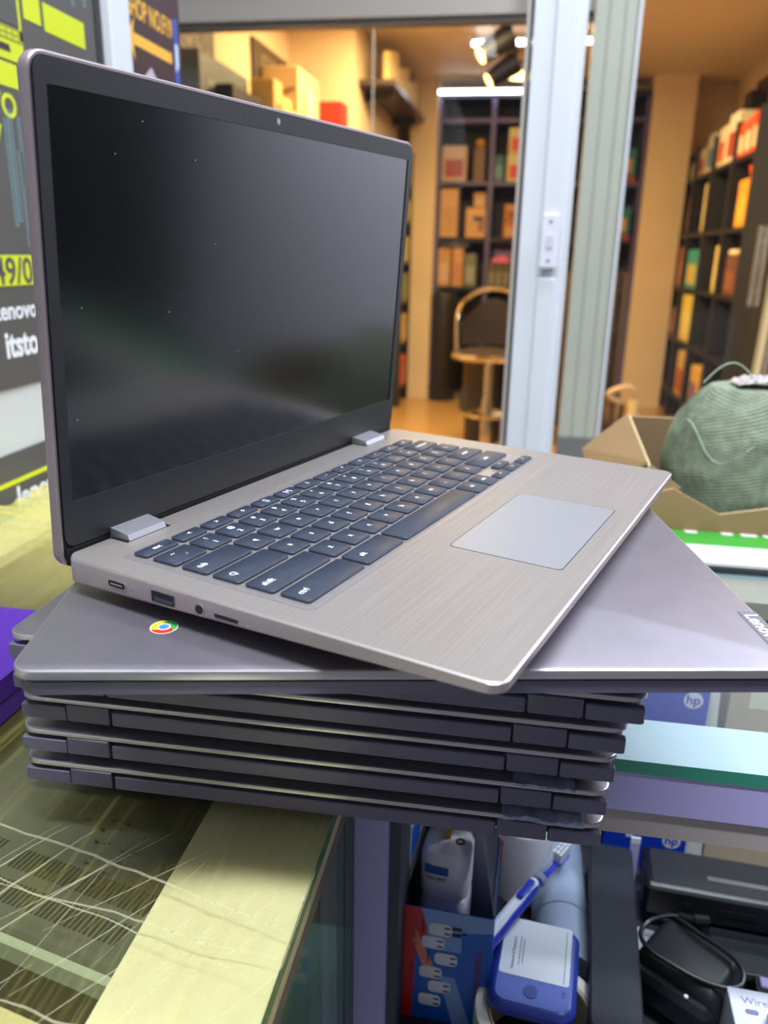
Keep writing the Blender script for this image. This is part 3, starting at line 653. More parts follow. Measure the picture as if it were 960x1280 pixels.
for i in range(40):
    u = i / 39; a = math.radians(205 + 58 * u); z = .108 - .055 * math.sin(u * PI * .9) * u + .006 * math.sin(u * 9)
    r = .0865 + .002 * math.sin(u * 5); pts.append((r * math.cos(a), r * math.sin(a), z))
b.tube(pts, .0008, 6); b.build('loose_strand', m_tw2, t)
b = mb(); pts = [(-.058 + .058 * u, -.02 + .01 * u, .146 + .026 * math.sin(PI * (u * .9 + .04)) ) for u in [i / 24 for i in range(25)]]
b.tube(pts, .0008, 6); b.build('strand_loop', m_tw2, t)
b = mb()
b.grid(lambda u, v: (-.022 + .06 * u, -.03 + .05 * v, .149 + .010 * math.sin(PI * u) * (.6 + .5 * mnoise.noise((u * 6, v * 5, 2))) + .004 * mnoise.noise((u * 16, v * 14, 5))), 30, 20)
b.build('plastic_wrap', mat('twine_wrap', (168, 162, 160), .35, 0, (40, .2)), t, label='crumpled pale plastic on its top')

# ------------------------------------------------------------------ inside the right counter
ZS = .6402
t = thing('adapter_carton', 'open red and blue carton printed with white plug adapters', 'box', (-.0255, .462, ZS), (0, 0, -.03))
hw = .0345; hz = .1055; dp = .062
m_cb = mat('carton_blue', (12, 92, 190), .4); m_cr = mat('carton_red', (196, 30, 36), .4); m_ci = mat('carton_inner', (170, 170, 178), .6); m_cp = mat('carton_salmon', (226, 130, 110), .45); m_cpb = mat('carton_paleblue', (130, 160, 215), .45); m_aw = mat('adapter_white', (226, 222, 232), .35); m_brass = mat('brass', (190, 150, 70), .3, .9); m_ink = mat('print_ink', (32, 30, 48), .5)
b = mb(); b.box(-hw, hw, 0, .0008, 0, hz); b.build('front_panel', m_cb, t)
mb().box(-hw, -hw + .0008, .0008, dp, 0, hz).build('side_panel', m_cr, t); mb().box(hw - .0008, hw, .0008, dp, 0, hz).build('side_panel', m_cb, t)
mb().box(-hw, hw, dp, dp + .0008, 0, hz + .068).build('back_panel', m_ci, t); mb().box(-hw, hw, .0008, dp, 0, .0008).build('bottom_panel', m_ci, t)
FP = plane_mtx((0, -.00002, 0), (1, 0, 0), (0, 0, 1))
b = mb(); b.M = FP
b.prism([(-hw, 0), (-hw + .011, 0), (-hw + .0125, .060), (-hw + .022, .083), (-hw + .0155, hz), (-hw, hz)], 0, .0002, 1)
b.prism([(-hw + .0125, .085), (-hw + .027, .052), (-hw + .019, .050), (-hw + .010, .075)], .0002, .0003, 2)
b.prism([(-hw + .016, hz), (hw, hz), (hw, hz - .013), (-hw + .022, hz - .022)], 0, .0002, 3)
b.prism([(-.004, .045), (.008, .045), (.022, 0), (.008, 0)], 0, .0002, 3)
b.prism([(-hw + .02, hz - .02), (.012, hz - .02), (.012, hz - .036), (-hw + .026, hz - .036)], .0001, .00025, 3)
b.build('printed_shapes', [m_cb, m_cr, m_cp, m_cpb], t)
for x, z, s_ in ((-.004, .0885, 1), (-.009, .0755, 1), (.001, .0615, 1), (-.010, .0470, 1), (-.003, .0340, 1), (-.010, .020, 1)):
    b = mb(); b.M = FP; b.rr(x - .0085, x + .0085, z - .0055, z + .0055, .0035, [(0, .0002), (0, .0005), (.001, .0008)], 0, 4)
    for dz in (-.0025, .0025): b.box(x + .003, x + .0075, z + dz - .0006, z + dz + .0006, .0008, .0011, 1)
    b.build('adapter_picture', [m_aw, m_ink], t)
b = mb(); b.M = FP; b.box(.0045, .0115, .0845, .0868, .0003, .0009, 0); b.box(.0045, .0115, .0902, .0925, .0003, .0009, 0); b.box(.012, .0155, .0875, .0888, .0003, .0009, 0); b.build('printed_pins', m_ink, t)['kind'] = 'stuff'
b = mb(); b.M = FP
b.text('TOURIST ADAPTER', .0068, .0245, .050, .0003, 0, rot=-PI / 2, bold=.01, sx=.85)
for x, z in ((-.017, .089), (-.0225, .076), (-.0125, .0615), (-.0245, .047)): b.text('MODEL:NO', .0022, x, z, .0004, 1, rot=-PI / 2)
b.build('lettering', [mat('carton_text_red', (150, 50, 92), .5), m_ink], t, label='red and dark printed lettering')
def flap(x, pts, mo, mi_):
    b = mb(); A = [b.v(p) for p in pts]; B = [b.v((p[0] + .0008, p[1], p[2])) for p in pts]; k = len(pts)
    b.f(A, 0); b.f(B[::-1], 1)
    for i in range(k): b.f((A[i], A[(i + 1) % k], B[(i + 1) % k], B[i]), 1)
    b.build('flap', [mo, mi_], t)
flap(0, [(-hw, .002, hz), (-hw, .004, hz + .068), (-hw + .011, .05, hz + .068), (-hw + .009, .05, hz + .018)], m_cb, m_ci)
flap(0, [(hw - .001, .002, hz), (hw, .004, hz + .066), (hw - .016, .05, hz + .066), (hw - .014, .045, hz + .032)], m_ci, m_ci)
flap(0, [(hw, .0015, hz), (hw + .001, .0035, hz + .066), (hw - .002, .008, hz + .066), (hw - .003, .008, hz + .012)], m_cb, m_cb)
b = mb(); b.box(hw + .0006, hw + .0016, .002, .005, hz + .05, hz + .068); b.build('corner_mark', m_cr, t)
for k, (z, lab) in enumerate(((.0005, 'white travel plug adapter lower in the open carton'), (.0443, 'white travel plug adapter on top in the open carton with a brass pin up'))):
    a = thing('plug_adapter', lab, 'adapter', (-.0290, .503, .6912 + z), (0, 0, -.12), 'plug adapters in the carton')
    b = mb(); b.rr(-.0185, .0185, -.021, .017, .011, [(.002, 0), (0, .002), (0, .036), (.002, .041), (.006, .0435)], 0, 5); b.build('body', m_aw, a)
    mb().box(-.0135, .0045, -.0217, -.0205, .024, .031).build('blue_label', mat('adapter_blue', (36, 78, 160), .4), a)
    b = mb(); b.M = plane_mtx((0, -.0212, 0), (1, 0, 0), (0, 0, 1)); b.text('NO.807', .0042, -.0045, .0195, 0, 0, bold=.01); b.build('lettering', m_ink, a)
    mb().box(-.003, .002, -.004, .006, .0435, .060 if k else .0442).build('pin', m_brass, a)
    mb().lathe([(.0022, 0), (.0036, 0), (.0036, .0004), (.0022, .0004)], 16, 0, (.0095, -.005, .0435), close=True).build('screw_ring', m_ink, a)
t = thing('paper_roll', 'plain white paper roll standing behind the toothbrush', 'roll', (.0330, .610, ZS))
mb().lathe([(.0225, 0), (.0245, .002), (.0245, .074), (.0235, .0755), (.009, .0755), (.009, .002)], 40, 0, close=True).build('roll', mat('roll_white', (206, 202, 208), .55), t)
t = thing('tube_roll', 'pale blue grey tube lying on its side behind the blue device', 'tube', (.0650, .57, ZS + .0245), (0, 0, .02))
b = mb(); b.cyl((0, -.072, 0), (0, -.020, 0), .0232, n=40); b.cyl((0, -.0195, 0), (0, .075, 0), .0240, n=40); b.build('tube', mat('tube_silver_blue', (168, 182, 205), .28, .25), t)
mb().lathe([(.0238, -.0006), (.0246, 0), (.0238, .0006)], 40).build('seam_ring', mat('tube_seam', (190, 200, 218), .3, .3), t, (0, -.02, 0), (PI / 2, 0, 0))
t = thing('tape_roll', 'wide white tape roll lying flat under the blue device', 'tape', (.0455, .449, ZS))
mb().lathe([(.0365, 0), (.046, 0), (.047, .002), (.047, .040), (.046, .0415), (.0385, .0415), (.0375, .0405)], 56, 0, close=True).build('tape', mat('tape_white', (220, 216, 205), .45), t)
mb().lathe([(.0355, .0005), (.0368, .0005), (.0368, .041), (.0355, .041)], 56, 0, close=True).build('core', mat('tape_core', (190, 176, 150), .7), t)
t = thing('blue_device', 'small royal blue device with white label lying on the tape roll', 'device', (.0415, .4770, ZS + .0425), (.05, 0, -.10))
m_db = mat('device_blue', (42, 58, 150), .35)
mb().rr(-.0315, .0315, -.040, .040, .012, [(.004, 0), (0, .004), (0, .009), (.0025, .0125), (.005, .0140)], 0, 7).build('case', m_db, t)
mb().rr(-.026, .026, -.036, .0355, .008, [(0, .0138), (0, .0142)], 0, 6).build('face', mat('device_face', (92, 108, 182), .4), t)
mb().rr(-.0255, .0255, -.0150, .0362, .0025, [(0, .0141), (0, .0146)], 0, 4).build('label', mat('device_label', (214, 218, 226), .4), t, label='white printed label')
b = mb(); b.text('Network & Password', .0032, -.0165, .004, .0147, 0, rot=PI / 2); b.box(-.0123, -.0118, -.006, .020, .0146, .0147); b.box(-.0098, -.0093, -.004, .018, .0146, .0147)
b.box(.0215, .0219, -.013, .033, .0146, .0147); b.text('CA', .0038, .022, -.0215, .0143, 0, rot=PI / 2); b.build('lettering', m_ink, t)
mb().cyl((-.001, -.0255, .0140), (-.001, -.0255, .0148), .0052, n=24).build('button', mat('device_button', (66, 80, 142), .4), t)
t = thing('toothbrush', 'blue and white toothbrush leaning over the pale tube', 'toothbrush', (.034, .531, ZS + .066), (0, 0, math.atan2(.112, .064)))
m_tb = mat('brush_blue', (30, 52, 175), .3); m_tbw = mat('brush_white', (224, 226, 234), .35)
mb().tube([(-.070, 0, -.005), (-.03, 0, -.001), (0, 0, .001), (.018, 0, .001), (.04, 0, -.003), (.062, 0, -.004)], lambda u: .0062 if u < .45 else .0062 - .0038 * min(1, (u - .45) / .2), 12).build('handle', m_tb, t)
mb().tube([(-.070, .0012, -.0032), (-.035, .0012, .0012), (-.004, .0012, .0036), (.014, .0008, .0034)], lambda u: .0054 - .001 * u, 10).build('grip', m_tbw, t)
mb().rr(-.014, .010, -.0026, .0030, .0026, [(0, .0070), (0, .0092), (.0008, .0098)], 0, 4).build('thumb_pad', m_tb, t)
for x in (.020, .0235): mb().lathe([(.0052, -.0006), (.0058, 0), (.0052, .0006)], 20, 0).build('band', m_tbw, t, (x, 0, .0008), (0, PI / 2, 0))
b = mb(); b.text('ate', .0085, -.047, .0012, .0054, 0, rot=.0, bold=.02); o = b.build('lettering', m_tb, t)
o.rotation_euler = (0, -.12, 0)
b = mb(); b.rr(.050, .070, -.0045, .0045, .004, [(.001, -.006), (0, -.004), (0, -.002), (.001, -.0015)], 0, 4); b.build('head', m_tb, t)
b = mb()
for i in range(6):
    for j in range(3): b.cyl((.0525 + i * .003, -.0028 + j * .0028, -.0018), (.0525 + i * .003 + .0004 * math.sin(i * 3 + j), -.0028 + j * .0032, .0075), .0010, .0013, 6)
o = b.build('bristles', mat('bristle', (215, 218, 226), .6), t); o['kind'] = 'stuff'
t = thing('clear_bag', 'crumpled clear plastic bag between the carton and the tape roll', 'bag', (.013, .497, ZS))
def blob(u, v):
    th = u * 2 * PI; ph = v * PI; n_ = 1 + .35 * mnoise.noise((math.cos(th) * 2.2, math.sin(th) * 2.2, v * 4)) + .15 * mnoise.noise((math.cos(th) * 6, math.sin(th) * 6, v * 9))
    return (.013 * n_ * math.sin(ph) * math.cos(th), .020 * n_ * math.sin(ph) * math.sin(th), .024 - .0225 * n_ * math.cos(ph) if v > .3 else max(.001, .024 - .0225 * n_ * math.cos(ph)))
mb().grid(blob, 28, 18).build('film', glass('bag_clear', (.86, .88, .9), 2.2, .05, 1.5), t, ang=20)
t = thing('black_case', 'long plain black case lying along the shelf right of the tape roll', 'case', (.1035, .527, ZS), (0, 0, -.07))
mb().rr(-.0185, .0185, -.094, .094, .004, [(.002, 0), (0, .002), (0, .052), (.0015, .0535)], 0, 4).build('body', mat('case_black', (40, 42, 48), .42, 0, (60, .1)), t)
mb().rr(-.0187, .0187, -.0942, .0942, .004, [(0, .018), (0, .0188)], 0, 4).build('seam', m_rub, t)
t = thing('small_adapter', 'flat black power brick under the docking box', 'adapter', (.245, .575, ZS))
mb().rr(-.058, .058, -.040, .040, .006, [(.003, 0), (0, .003), (0, .010), (.002, .0125), (.004, .0135)], 0, 5).build('body', mat('brick_black', (30, 32, 36), .35), t)
mb().rr(-.053, .053, -.036, .036, .004, [(0, .0134), (0, .0139)], 0, 4).build('top_plate', mat('brick_top', (44, 48, 54), .4), t)
t = thing('docking_box', 'black docking box with front ports and printed top at the rear right', 'dock', (.235, .602, ZS + .0140), (0, 0, -.06))
mb().rr(-.098, .098, -.026, .026, .006, [(.006, 0), (.001, .006), (0, .031), (.002, .0335), (.0045, .035)], 0, 4).build('body', mat('dock_black', (26, 27, 31), .32), t)
mb().rr(-.091, .091, -.021, .021, .004, [(0, .0349), (0, .0354)], 0, 4).build('top_plate', mat('dock_top', (38, 38, 42), .45), t)
for x, ww, hh in ((-.062, .0035, .0035), (-.030, .0065, .003), (-.014, .0065, .003)): mb().box(x - ww, x + ww, -.0263, -.0245, .019 - hh, .019 + hh).build('port', m_dark, t)
b = mb(); b.rr(-.045, .004, -.0085, -.0035, .001, [(0, .0354), (0, .0356)], 0, 2); b.cyl((.010, -.008, .0354), (.010, -.008, .0356), .0032, n=14); b.text('A/R', .009, .024, -.010, .0355, 0); b.build('lettering', mat('dock_print', (96, 96, 100), .5), t)
t = thing('charger', 'rounded black charger brick with its cable looped over it', 'charger', (.1600, .5160, ZS), (0, 0, -.62))
mb().rr(-.033, .033, -.024, .030, .009, [(.005, 0), (0, .006), (0, .036), (.003, .042), (.007, .0445)], 0, 6).build('body', mat('charger_black', (30, 32, 35), .5, 0, None, (500, .06)), t)
mb().rr(-.0325, .0325, -.036, -.0235, .006, [(.004, .010), (0, .015), (0, .033), (.004, .038)], 0, 6).build('front_cap', mat('charger_gloss', (26, 28, 34), .22), t)
mb().cyl((.013, -.030, .0375), (.013, -.030, .0390), .0016, n=14).build('indicator', mat('indicator_white', (220, 220, 225), .3), t)
b = mb(); ang0 = .62; ca, sa = math.cos(.62), math.sin(.62)
def inv(x, y, z): dx, dy = x - .1600, y - .5160; return (ca * dx - sa * dy, sa * dx + ca * dy, z)
loop = [(.149, .566, .031), (.158, .551, .045), (.172, .535, .0485), (.188, .521, .0488), (.1965, .508, .0480), (.193, .494, .0470), (.180, .4890, .0470), (.162, .4935, .0470), (.145, .502, .0480), (.1305, .513, .0475), (.1255, .529, .0455), (.133, .545, .044), (.148, .553, .045), (.160, .556, .044)]
def spline(p, k=8):
    out = []
    for i in range(len(p) - 1):
        P0, P1, P2, P3 = (Vector(p[max(i - 1, 0)]), Vector(p[i]), Vector(p[i + 1]), Vector(p[min(i + 2, len(p) - 1)]))
        for j in range(k):
            u = j / k; out.append(.5 * ((2 * P1) + (P2 - P0) * u + (2 * P0 - 5 * P1 + 4 * P2 - P3) * u * u + (3 * P1 - P0 - 3 * P2 + P3) * u ** 3))
    out.append(Vector(p[-1])); return out
b.tube(spline([inv(*q) for q in loop]), .0019, 8); b.build('cable', mat('cable_black', (34, 36, 40), .35), t)
b = mb(); pl = spline([inv(*q) for q in ((.158, .5565, .0438), (.172, .5580, .040), (.184, .5590, .040))], 14)
b.tube(pl, lambda u: .0032 + .0007 * (1 if int(u * 28) % 2 else 0) if u < .5 else .0050, 10); b.build('cable_plug', m_rub, t)
t = thing('keypad', 'black keypad with pale keys at the right edge', 'keypad', (.244, .505, ZS), (0, 0, -.12))
mb().rr(-.030, .030, -.014, .030, .004, [(.001, 0), (0, .001), (0, .013), (.001, .014)], 0, 3).build('body', m_black, t)
for i, (x, y, mm) in enumerate(((-.018, .022, m_lilac), (.002, .022, m_lilac), (-.018, -.005, m_aw), (.002, -.005, m_aw))):
    mb().rr(x - .0085, x + .0085, y - .005, y + .005, .001, [(0, .014), (0, .016), (.0008, .0168)], 0, 3).build('key', mm, t)
b = mb(); b.text('x', .012, -.020, .0085, .0142, 0, bold=.02); b.build('lettering', m_aw, t)
t = thing('white_carton', 'white carton printed with the word Wireless in the near right corner', 'box', (.222, .452, ZS), (0, 0, -.04))
mb().box(-.042, .042, -.036, .036, 0, .049, 0, .0006).build('body', mat('carton_white', (206, 208, 220), .4), t)
b = mb(); b.text('Wireless Mouse', .0085, -.034, .0255, .0491, 0, 'LEFT'); b.rr(-.033, -.024, .0145, .0185, .0018, [(0, .049), (0, .0493)], 0, 3); b.build('lettering', mat('carton_print', (110, 116, 150), .5), t)
t = thing('silver_device', 'rounded silver device lying on the white carton', 'device', (.2350, .4430, ZS + .0495), (0, 0, -.15))
mb().rr(-.036, .036, -.030, .0215, .008, [(.003, 0), (0, .003), (0, .006), (.003, .0085)], 0, 6).build('body', mat('device_silver', (170, 165, 155), .22, .9), t)
mb().rr(-.031, .031, -.026, .0175, .005, [(0, .0084), (0, .0090)], 0, 5).build('face', mat('device_pale', (150, 160, 190), .15), t)
t = thing('toner_carton', 'tall bright blue carton with round white emblems at the back of the shelf', 'box', (.147, .690, ZS))
m_hp = mat('emblem_carton_blue', (20, 62, 190), .35)
mb().box(-.038, .038, -.030, .030, 0, .198, 0, .0006).build('body', m_hp, t)
for z in (.186, .034):
    b = mb(); b.M = plane_mtx((.0245, -.0301, z), (1, 0, 0), (0, 0, 1)); b.cyl((0, 0, 0), (0, 0, .0003), .0082, n=28); b.text('hp', .0125, -.0002, .0002, .0005, 1, bold=.025, rot=-.0, sx=1.0)
    b.build('round_emblem', [m_aw, m_hp], t, label='white round emblem')
b = mb(); b.M = plane_mtx((-.014, -.0301, .035), (1, 0, 0), (0, 0, 1)); b.rr(-.0035, .0035, -.002, .002, .001, [(0, 0), (0, .0003)], 0, 3); b.cyl((0, .003, 0), (0, .003, .0003), .0012, n=10)
b.build('small_mark', m_aw, t)
t = thing('white_card', 'thin white card standing beside the blue carton', 'card', (.192, .673, ZS))
wallc = mb(); wallc.prism([(-.005, 0), (.012, 0), (.004, .20), (-.005, .20)], 0, .0015); wallc.build('card', mat('card_white', (224, 222, 214), .5), t, None, (PI / 2, 0, 0))
t = thing('beige_carton', 'beige carton behind the docking box', 'box', (.243, .705, ZS))
mb().box(-.037, .037, -.030, .030, 0, .205, 0, .0006).build('body', mat('carton_beige', (190, 170, 146), .55), t)
mb().box(-.020, .020, -.0304, -.0298, .175, .200).build('paper_label', mat('label_cream', (226, 216, 188), .5), t)
t = thing('green_packet', 'small green packet beside the beige carton', 'packet', (.300, .690, ZS))
mb().box(-.015, .015, -.012, .012, 0, .21, 0, .002).build('body', mat('packet_green', (60, 120, 85), .4), t)
mb().box(-.010, .010, -.0125, -.0118, .12, .19).build('printed_patch', mat('patch_pale', (170, 200, 170), .5), t)
t = thing('white_slip', 'narrow white slip standing between the black case and the docking box', 'card', (.1305, .618, ZS))
mb().box(-.004, .004, -.0006, .0006, 0, .066).build('slip', m_lilac, t); mb().box(-.0042, .0042, -.0009, .0009, .060, .0665).build('folded_top', m_aw, t)
t = thing('paper_sheet', 'white paper scrap lying under the charger', 'paper', (.143, .550, ZS))
b = mb(); b.prism([(-.018, -.03), (.02, -.02), (.012, .03), (-.012, .035)], .0002, .0006); b.build('sheet', m_aw, t)

# ------------------------------------------------------------------ the shop behind the glass
m_rack = mat('black_shelving', (44, 41, 42), .45); m_lav = mat('lavender_upright', (92, 84, 128), .45); m_dk = mat('shelf_back_dark', (38, 34, 42), .6)
def carton(name, label, cat, x0, x1, y0, y1, z0, z1, c, face=None, fdir='y', group=None, fc=None, rz=0):
    """box with a lid seam and a printed front panel; fdir = side with the print ('y': -Y, 'x': -X, 'X': +X)"""
    t = thing(name, label, cat, ((x0 + x1) / 2, (y0 + y1) / 2, z0), (0, 0, rz), group)
    hx, hy, h = (x1 - x0) / 2, (y1 - y0) / 2, z1 - z0
    mb().box(-hx, hx, -hy, hy, 0, h, 0, min(.006, hx * .2)).build('body', mat('card_%d_%d_%d' % c, c, .5), t)
    q = fc or tuple(min(255, int(v * .7 + 70)) for v in c); pm = mat('print_%d_%d_%d' % q, q, .5)
    b = mb()
    k = .74
    if fdir == 'y': b.box(-hx * k, hx * k, -hy - .002, -hy + .003, h * .12, h * .62)
    elif fdir == 'x': b.box(-hx - .002, -hx + .003, -hy * k, hy * k, h * .12, h * .62)
    else: b.box(hx - .003, hx + .002, -hy * k, hy * k, h * .12, h * .62)
    b.build('printed_panel', pm, t); return t
# back shelving
t = thing('shelving_unit', 'tall dark shelving with lavender uprights across the back of the shop', 'shelves', (.03, 7.12, 0))
for x in (-.77, -.345, .10, .46, .825): mb().box(x - .03 - .018, x - .03 + .018, -.17, .16, 0, 2.38).build('upright', m_lav, t)
for z in (.32, .60, .92, 1.31, 1.74, 2.20): mb().box(-.80, .80, -.165, .16, z - .014, z + .014).build('shelf_board', m_lav if z > 1.7 else m_rack, t)
mb().box(-.80, .80, .15, .17, 0, 2.40).build('back_panel', m_dk, t)
mb().box(-.80, .80, -.17, .16, 2.36, 2.40).build('top_board', m_dk, t)
yb = 6.965
carton('picture_box', 'pale box with a red figure on it, upper left of the back shelves', 'box', -.745, -.545, yb, yb + .22, 1.7545, 2.02, (196, 172, 150), fc=(160, 70, 60))
t = thing('toy_bottle', 'narrow brown packet with an amber ball on top, beside the box with a red figure', 'packet', (-.445, 7.03, 1.7545))
mb().box(-.045, .045, -.04, .04, 0, .25, 0, .004).build('body', mat('packet_brown', (120, 92, 66), .5), t); mb().lathe([(.004, .25), (.03, .256), (.045, .285), (.03, .315), (.004, .322)], 20).build('ball', mat('amber', (205, 150, 50), .35), t)
carton('pale_box', 'lower of two pale yellow red-printed boxes high on the back shelves', 'box', -.225, -.045, yb, yb + .18, 1.7545, 1.955, (205, 196, 140), fc=(205, 70, 66))
carton('pale_box', 'upper of two pale yellow red-printed boxes high on the back shelves', 'box', -.220, -.050, yb, yb + .18, 1.957, 2.15, (198, 188, 130), fc=(210, 74, 66))
carton('teal_box', 'narrow teal box left of the two pale yellow boxes', 'box', -.322, -.245, yb, yb + .18, 1.7545, 1.95, (44, 96, 106))
carton('tall_carton', 'tall plain tan carton on the left of the third back shelf', 'box', -.745, -.60, yb, yb + .2, 1.3245, 1.70, (208, 160, 104), fc=(196, 150, 96))
t = carton('tool_carton', 'tan carton printed with a dark power tool, middle of the back shelves', 'box', -.530, -.369, yb - .03, yb + .17, 1.3245, 1.555, (210, 160, 104), fc=(200, 152, 98))
b = mb(); b.M = plane_mtx((0, -.1025, .10), (1, 0, 0), (0, 0, 1)); b.box(-.02, .065, .03, .065, 0, .002); b.box(.028, .042, -.05, .03, 0, .002); b.box(.052, .066, -.05, .03, 0, .002); b.build('tool_picture', mat('tool_print', (70, 64, 70), .5), t)
carton('small_carton', 'small tan carton standing on the carton printed with a power tool', 'box', -.475, -.375, yb, yb + .12, 1.557, 1.67, (190, 140, 90))
carton('brown_carton', 'amber brown carton, lower of two by the lavender upright', 'box', -.225, -.06, yb, yb + .18, 1.3245, 1.455, (176, 112, 42))
carton('brown_carton', 'amber brown carton with red print, upper of two by the lavender upright', 'box', -.22, -.065, yb, yb + .18, 1.457, 1.585, (190, 126, 58), fc=(150, 66, 50))
carton('wide_carton', 'tan carton at the far left below the grey bundle', 'box', -.745, -.64, yb - .02, yb + .1, .9345, 1.238, (196, 148, 92))
t = thing('grey_bundle', 'grey rolled bundle lying under the tall plain tan carton', 'bundle', (-.62, 7.0, 1.2405))
mb().tube([(-.11 + .23 * i / 10, .012 * math.sin(i), .0268 + .001 * math.cos(i * 2)) for i in range(11)], lambda u: .0245 + .0015 * math.sin(u * 12), 14).build('roll', mat('bundle_grey', (100, 100, 112), .6), t)
for x_ in (-.06, .05): mb().lathe([(.026, -.006), (.0272, 0), (.026, .006)], 18).build('tie', m_rub, t, (x_, .012 * math.sin((x_ + .11) / .023), .0268), (0, PI / 2, 0))
carton('slim_carton', 'slim tan carton, second from the left below the grey bundle', 'box', -.625, -.535, yb - .03, yb + .1, .9345, 1.24, (206, 150, 92), fc=(196, 130, 80))
carton('grey_green_box', 'grey green box right of the slim tan carton', 'box', -.525, -.425, yb - .02, yb + .1, .9345, 1.20, (112, 120, 98))
for i in range(6): carton('binder', 'dark olive binder under the pink cloth, %s from the left' % ('first', 'second', 'third', 'fourth', 'fifth', 'sixth')[i], 'binder', -.322 + i * .058, -.268 + i * .058, yb - .02, yb + .15, .9345, 1.135, (92, 84, 62), group='dark binders under the pink cloth')
def cloth(name, label, cat, x, y, z, sx, sy, h, c):
    t = thing(name, label, cat, (x, y, z))
    mb().grid(lambda u, v: ((u - .5) * sx, (v - .5) * sy, max(0, h * (math.sin(PI * u) * math.sin(PI * v)) ** .5 * (.8 + .5 * mnoise.noise((u * 4, v * 4, x * 9))))), 22, 14).build('cloth', mat('cloth_%d_%d_%d' % c, c, .7), t)
cloth('pink_cloth', 'small pink cloth lying on the dark binders', 'cloth', -.225, 7.0, 1.1365, .17, .14, .06, (225, 110, 150))
cloth('teal_cloth', 'dull teal cloth lying right of the pink cloth', 'cloth', -.06, 7.0, 1.1365, .12, .14, .05, (92, 120, 112))
cloth('purple_pouch', 'dark purple pouch draped below the amber brown cartons', 'pouch', -.20, 6.97, 1.1385, .01, .01, .001, (72, 44, 96)) if 0 else None
carton('purple_case', 'dark purple case at the back above the binders', 'case', -.32, -.03, 7.09, 7.20, 1.1385, 1.285, (70, 44, 92))
for x0, z0, nm in ((.50, 1.7545, 'upper'), (.50, 1.3245, 'lower')):
    t = carton('teal_tool_box', 'teal tool box with a red foot, %s of two right of the grey door stile' % nm, 'box', x0, .775, yb - .02, yb + .2, z0 + .04, z0 + .245, (34, 112, 116), fc=(190, 150, 90))
    mb().box(-.1375, .1375, -.112, .10, -.04, 0).build('red_foot', mat('foot_red', (150, 66, 48), .5), t)
carton('plain_carton', 'plain tan carton on the top shelf right of the grey door stile', 'box', .66, .785, yb, yb + .2, 2.0, 2.14, (196, 156, 104)) if 0 else None
t = thing('floor_speaker', 'tall black cylinder standing by the cream column', 'speaker', (-.665, 6.83, 0))
mb().lathe([(.105, 0), (.112, .02), (.112, .86), (.105, .885), (.09, .892)], 32).build('body', mat('cyl_black', (34, 28, 26), .4), t)
mb().lathe([(.113, .10), (.1145, .105), (.1145, .13), (.113, .135)], 32).build('band', m_rub, t)
carton('floor_carton', 'brown carton on the floor behind the bar stool', 'box', -.46, -.19, 6.60, 6.90, 0.0005, .40, (120, 78, 44))
t = thing('tied_bag', 'dark blue grey tied bag on the floor left of the bar stool', 'bag', (-.36, 6.40, 0))
mb().lathe([(.02, 0), (.10, .01), (.125, .08), (.10, .17), (.04, .22), (.018, .235), (.03, .25), (.022, .262)], 20).build('sack', mat('bag_bluegrey', (66, 72, 84), .5), t); mb().lathe([(.02, .228), (.024, .233), (.02, .238)], 16).build('tie', m_aw, t)
carton('slim_box', 'slim tan box standing beside the black cylinder', 'box', -.545, -.475, 6.83, 6.92, .335, .60, (196, 132, 80)) if 0 else None
for x0, nm in ((-.25, 'left'), (.06, 'right')):
    t = thing('black_bin', 'black round bin on the floor, %s of the bar stool post' % nm, 'bin', (x0 + .02, 5.30, 0))
    mb().lathe([(.115, 0), (.12, .02), (.135, .58), (.142, .60), (.130, .60), (.118, .03)], 28, close=False).build('body', mat('bin_black', (30, 27, 26), .45), t)
    mb().lathe([(.128, .598), (.138, .606), (.13, .616), (.02, .628)], 28).build('lid', m_black, t)
# bar stool
m_chr = mat('chrome', (215, 200, 170), .12, 1.0)
t = thing('bar_stool', 'chrome bar stool with a hooped back behind the glass', 'stool', (-.185, 4.8, 0))
mb().lathe([(.03, .60), (.19, .605), (.215, .625), (.205, .65), (.10, .665), (.01, .668)], 40).build('seat', mat('stool_seat', (58, 42, 32), .4), t)
mb().lathe([(.212, .612), (.226, .618), (.230, .632), (.222, .645), (.212, .648), (.206, .63)], 48, close=True).build('seat_rim', m_chr, t)
mb().lathe([(.034, .02), (.034, .36), (.027, .38), (.027, .60)], 24).build('post', m_chr, t)
mb().lathe([(.20, 0), (.205, .008), (.15, .018), (.05, .03)], 40).build('base', m_chr, t)
b = mb(); pts = [(-.20, .05, .645), (-.205, .05, .76)] + [(-.205 * math.cos(PI * i / 20), .05 + .09 * math.sin(PI * i / 20), .84 + .165 * math.sin(PI * i / 20)) for i in range(21)] + [(.205, .05, .76), (.20, .05, .645)]
b.tube(pts, .0135, 10); b.build('back_hoop', m_chr, t)
b = mb(); b.grid(lambda u, v: ((u - .5) * .36, .125 - .06 * abs(u - .5) * 2 * abs(u - .5) * 2, .68 + v * (.13 + .14 * math.sin(PI * u))), 16, 8); b.build('back_pad', mat('stool_pad', (62, 50, 42), .5), t)
mb().tube([(.13 * math.cos(i / 24 * 2 * PI), .13 * math.sin(i / 24 * 2 * PI), .28) for i in range(24)], .010, 8, 0, True).build('foot_ring', m_chr, t)
for a in (0, 2.1, 4.2): mb().cyl((0, 0, .28), (.13 * math.cos(a), .13 * math.sin(a), .28), .007, n=8).build('spoke', m_chr, t)
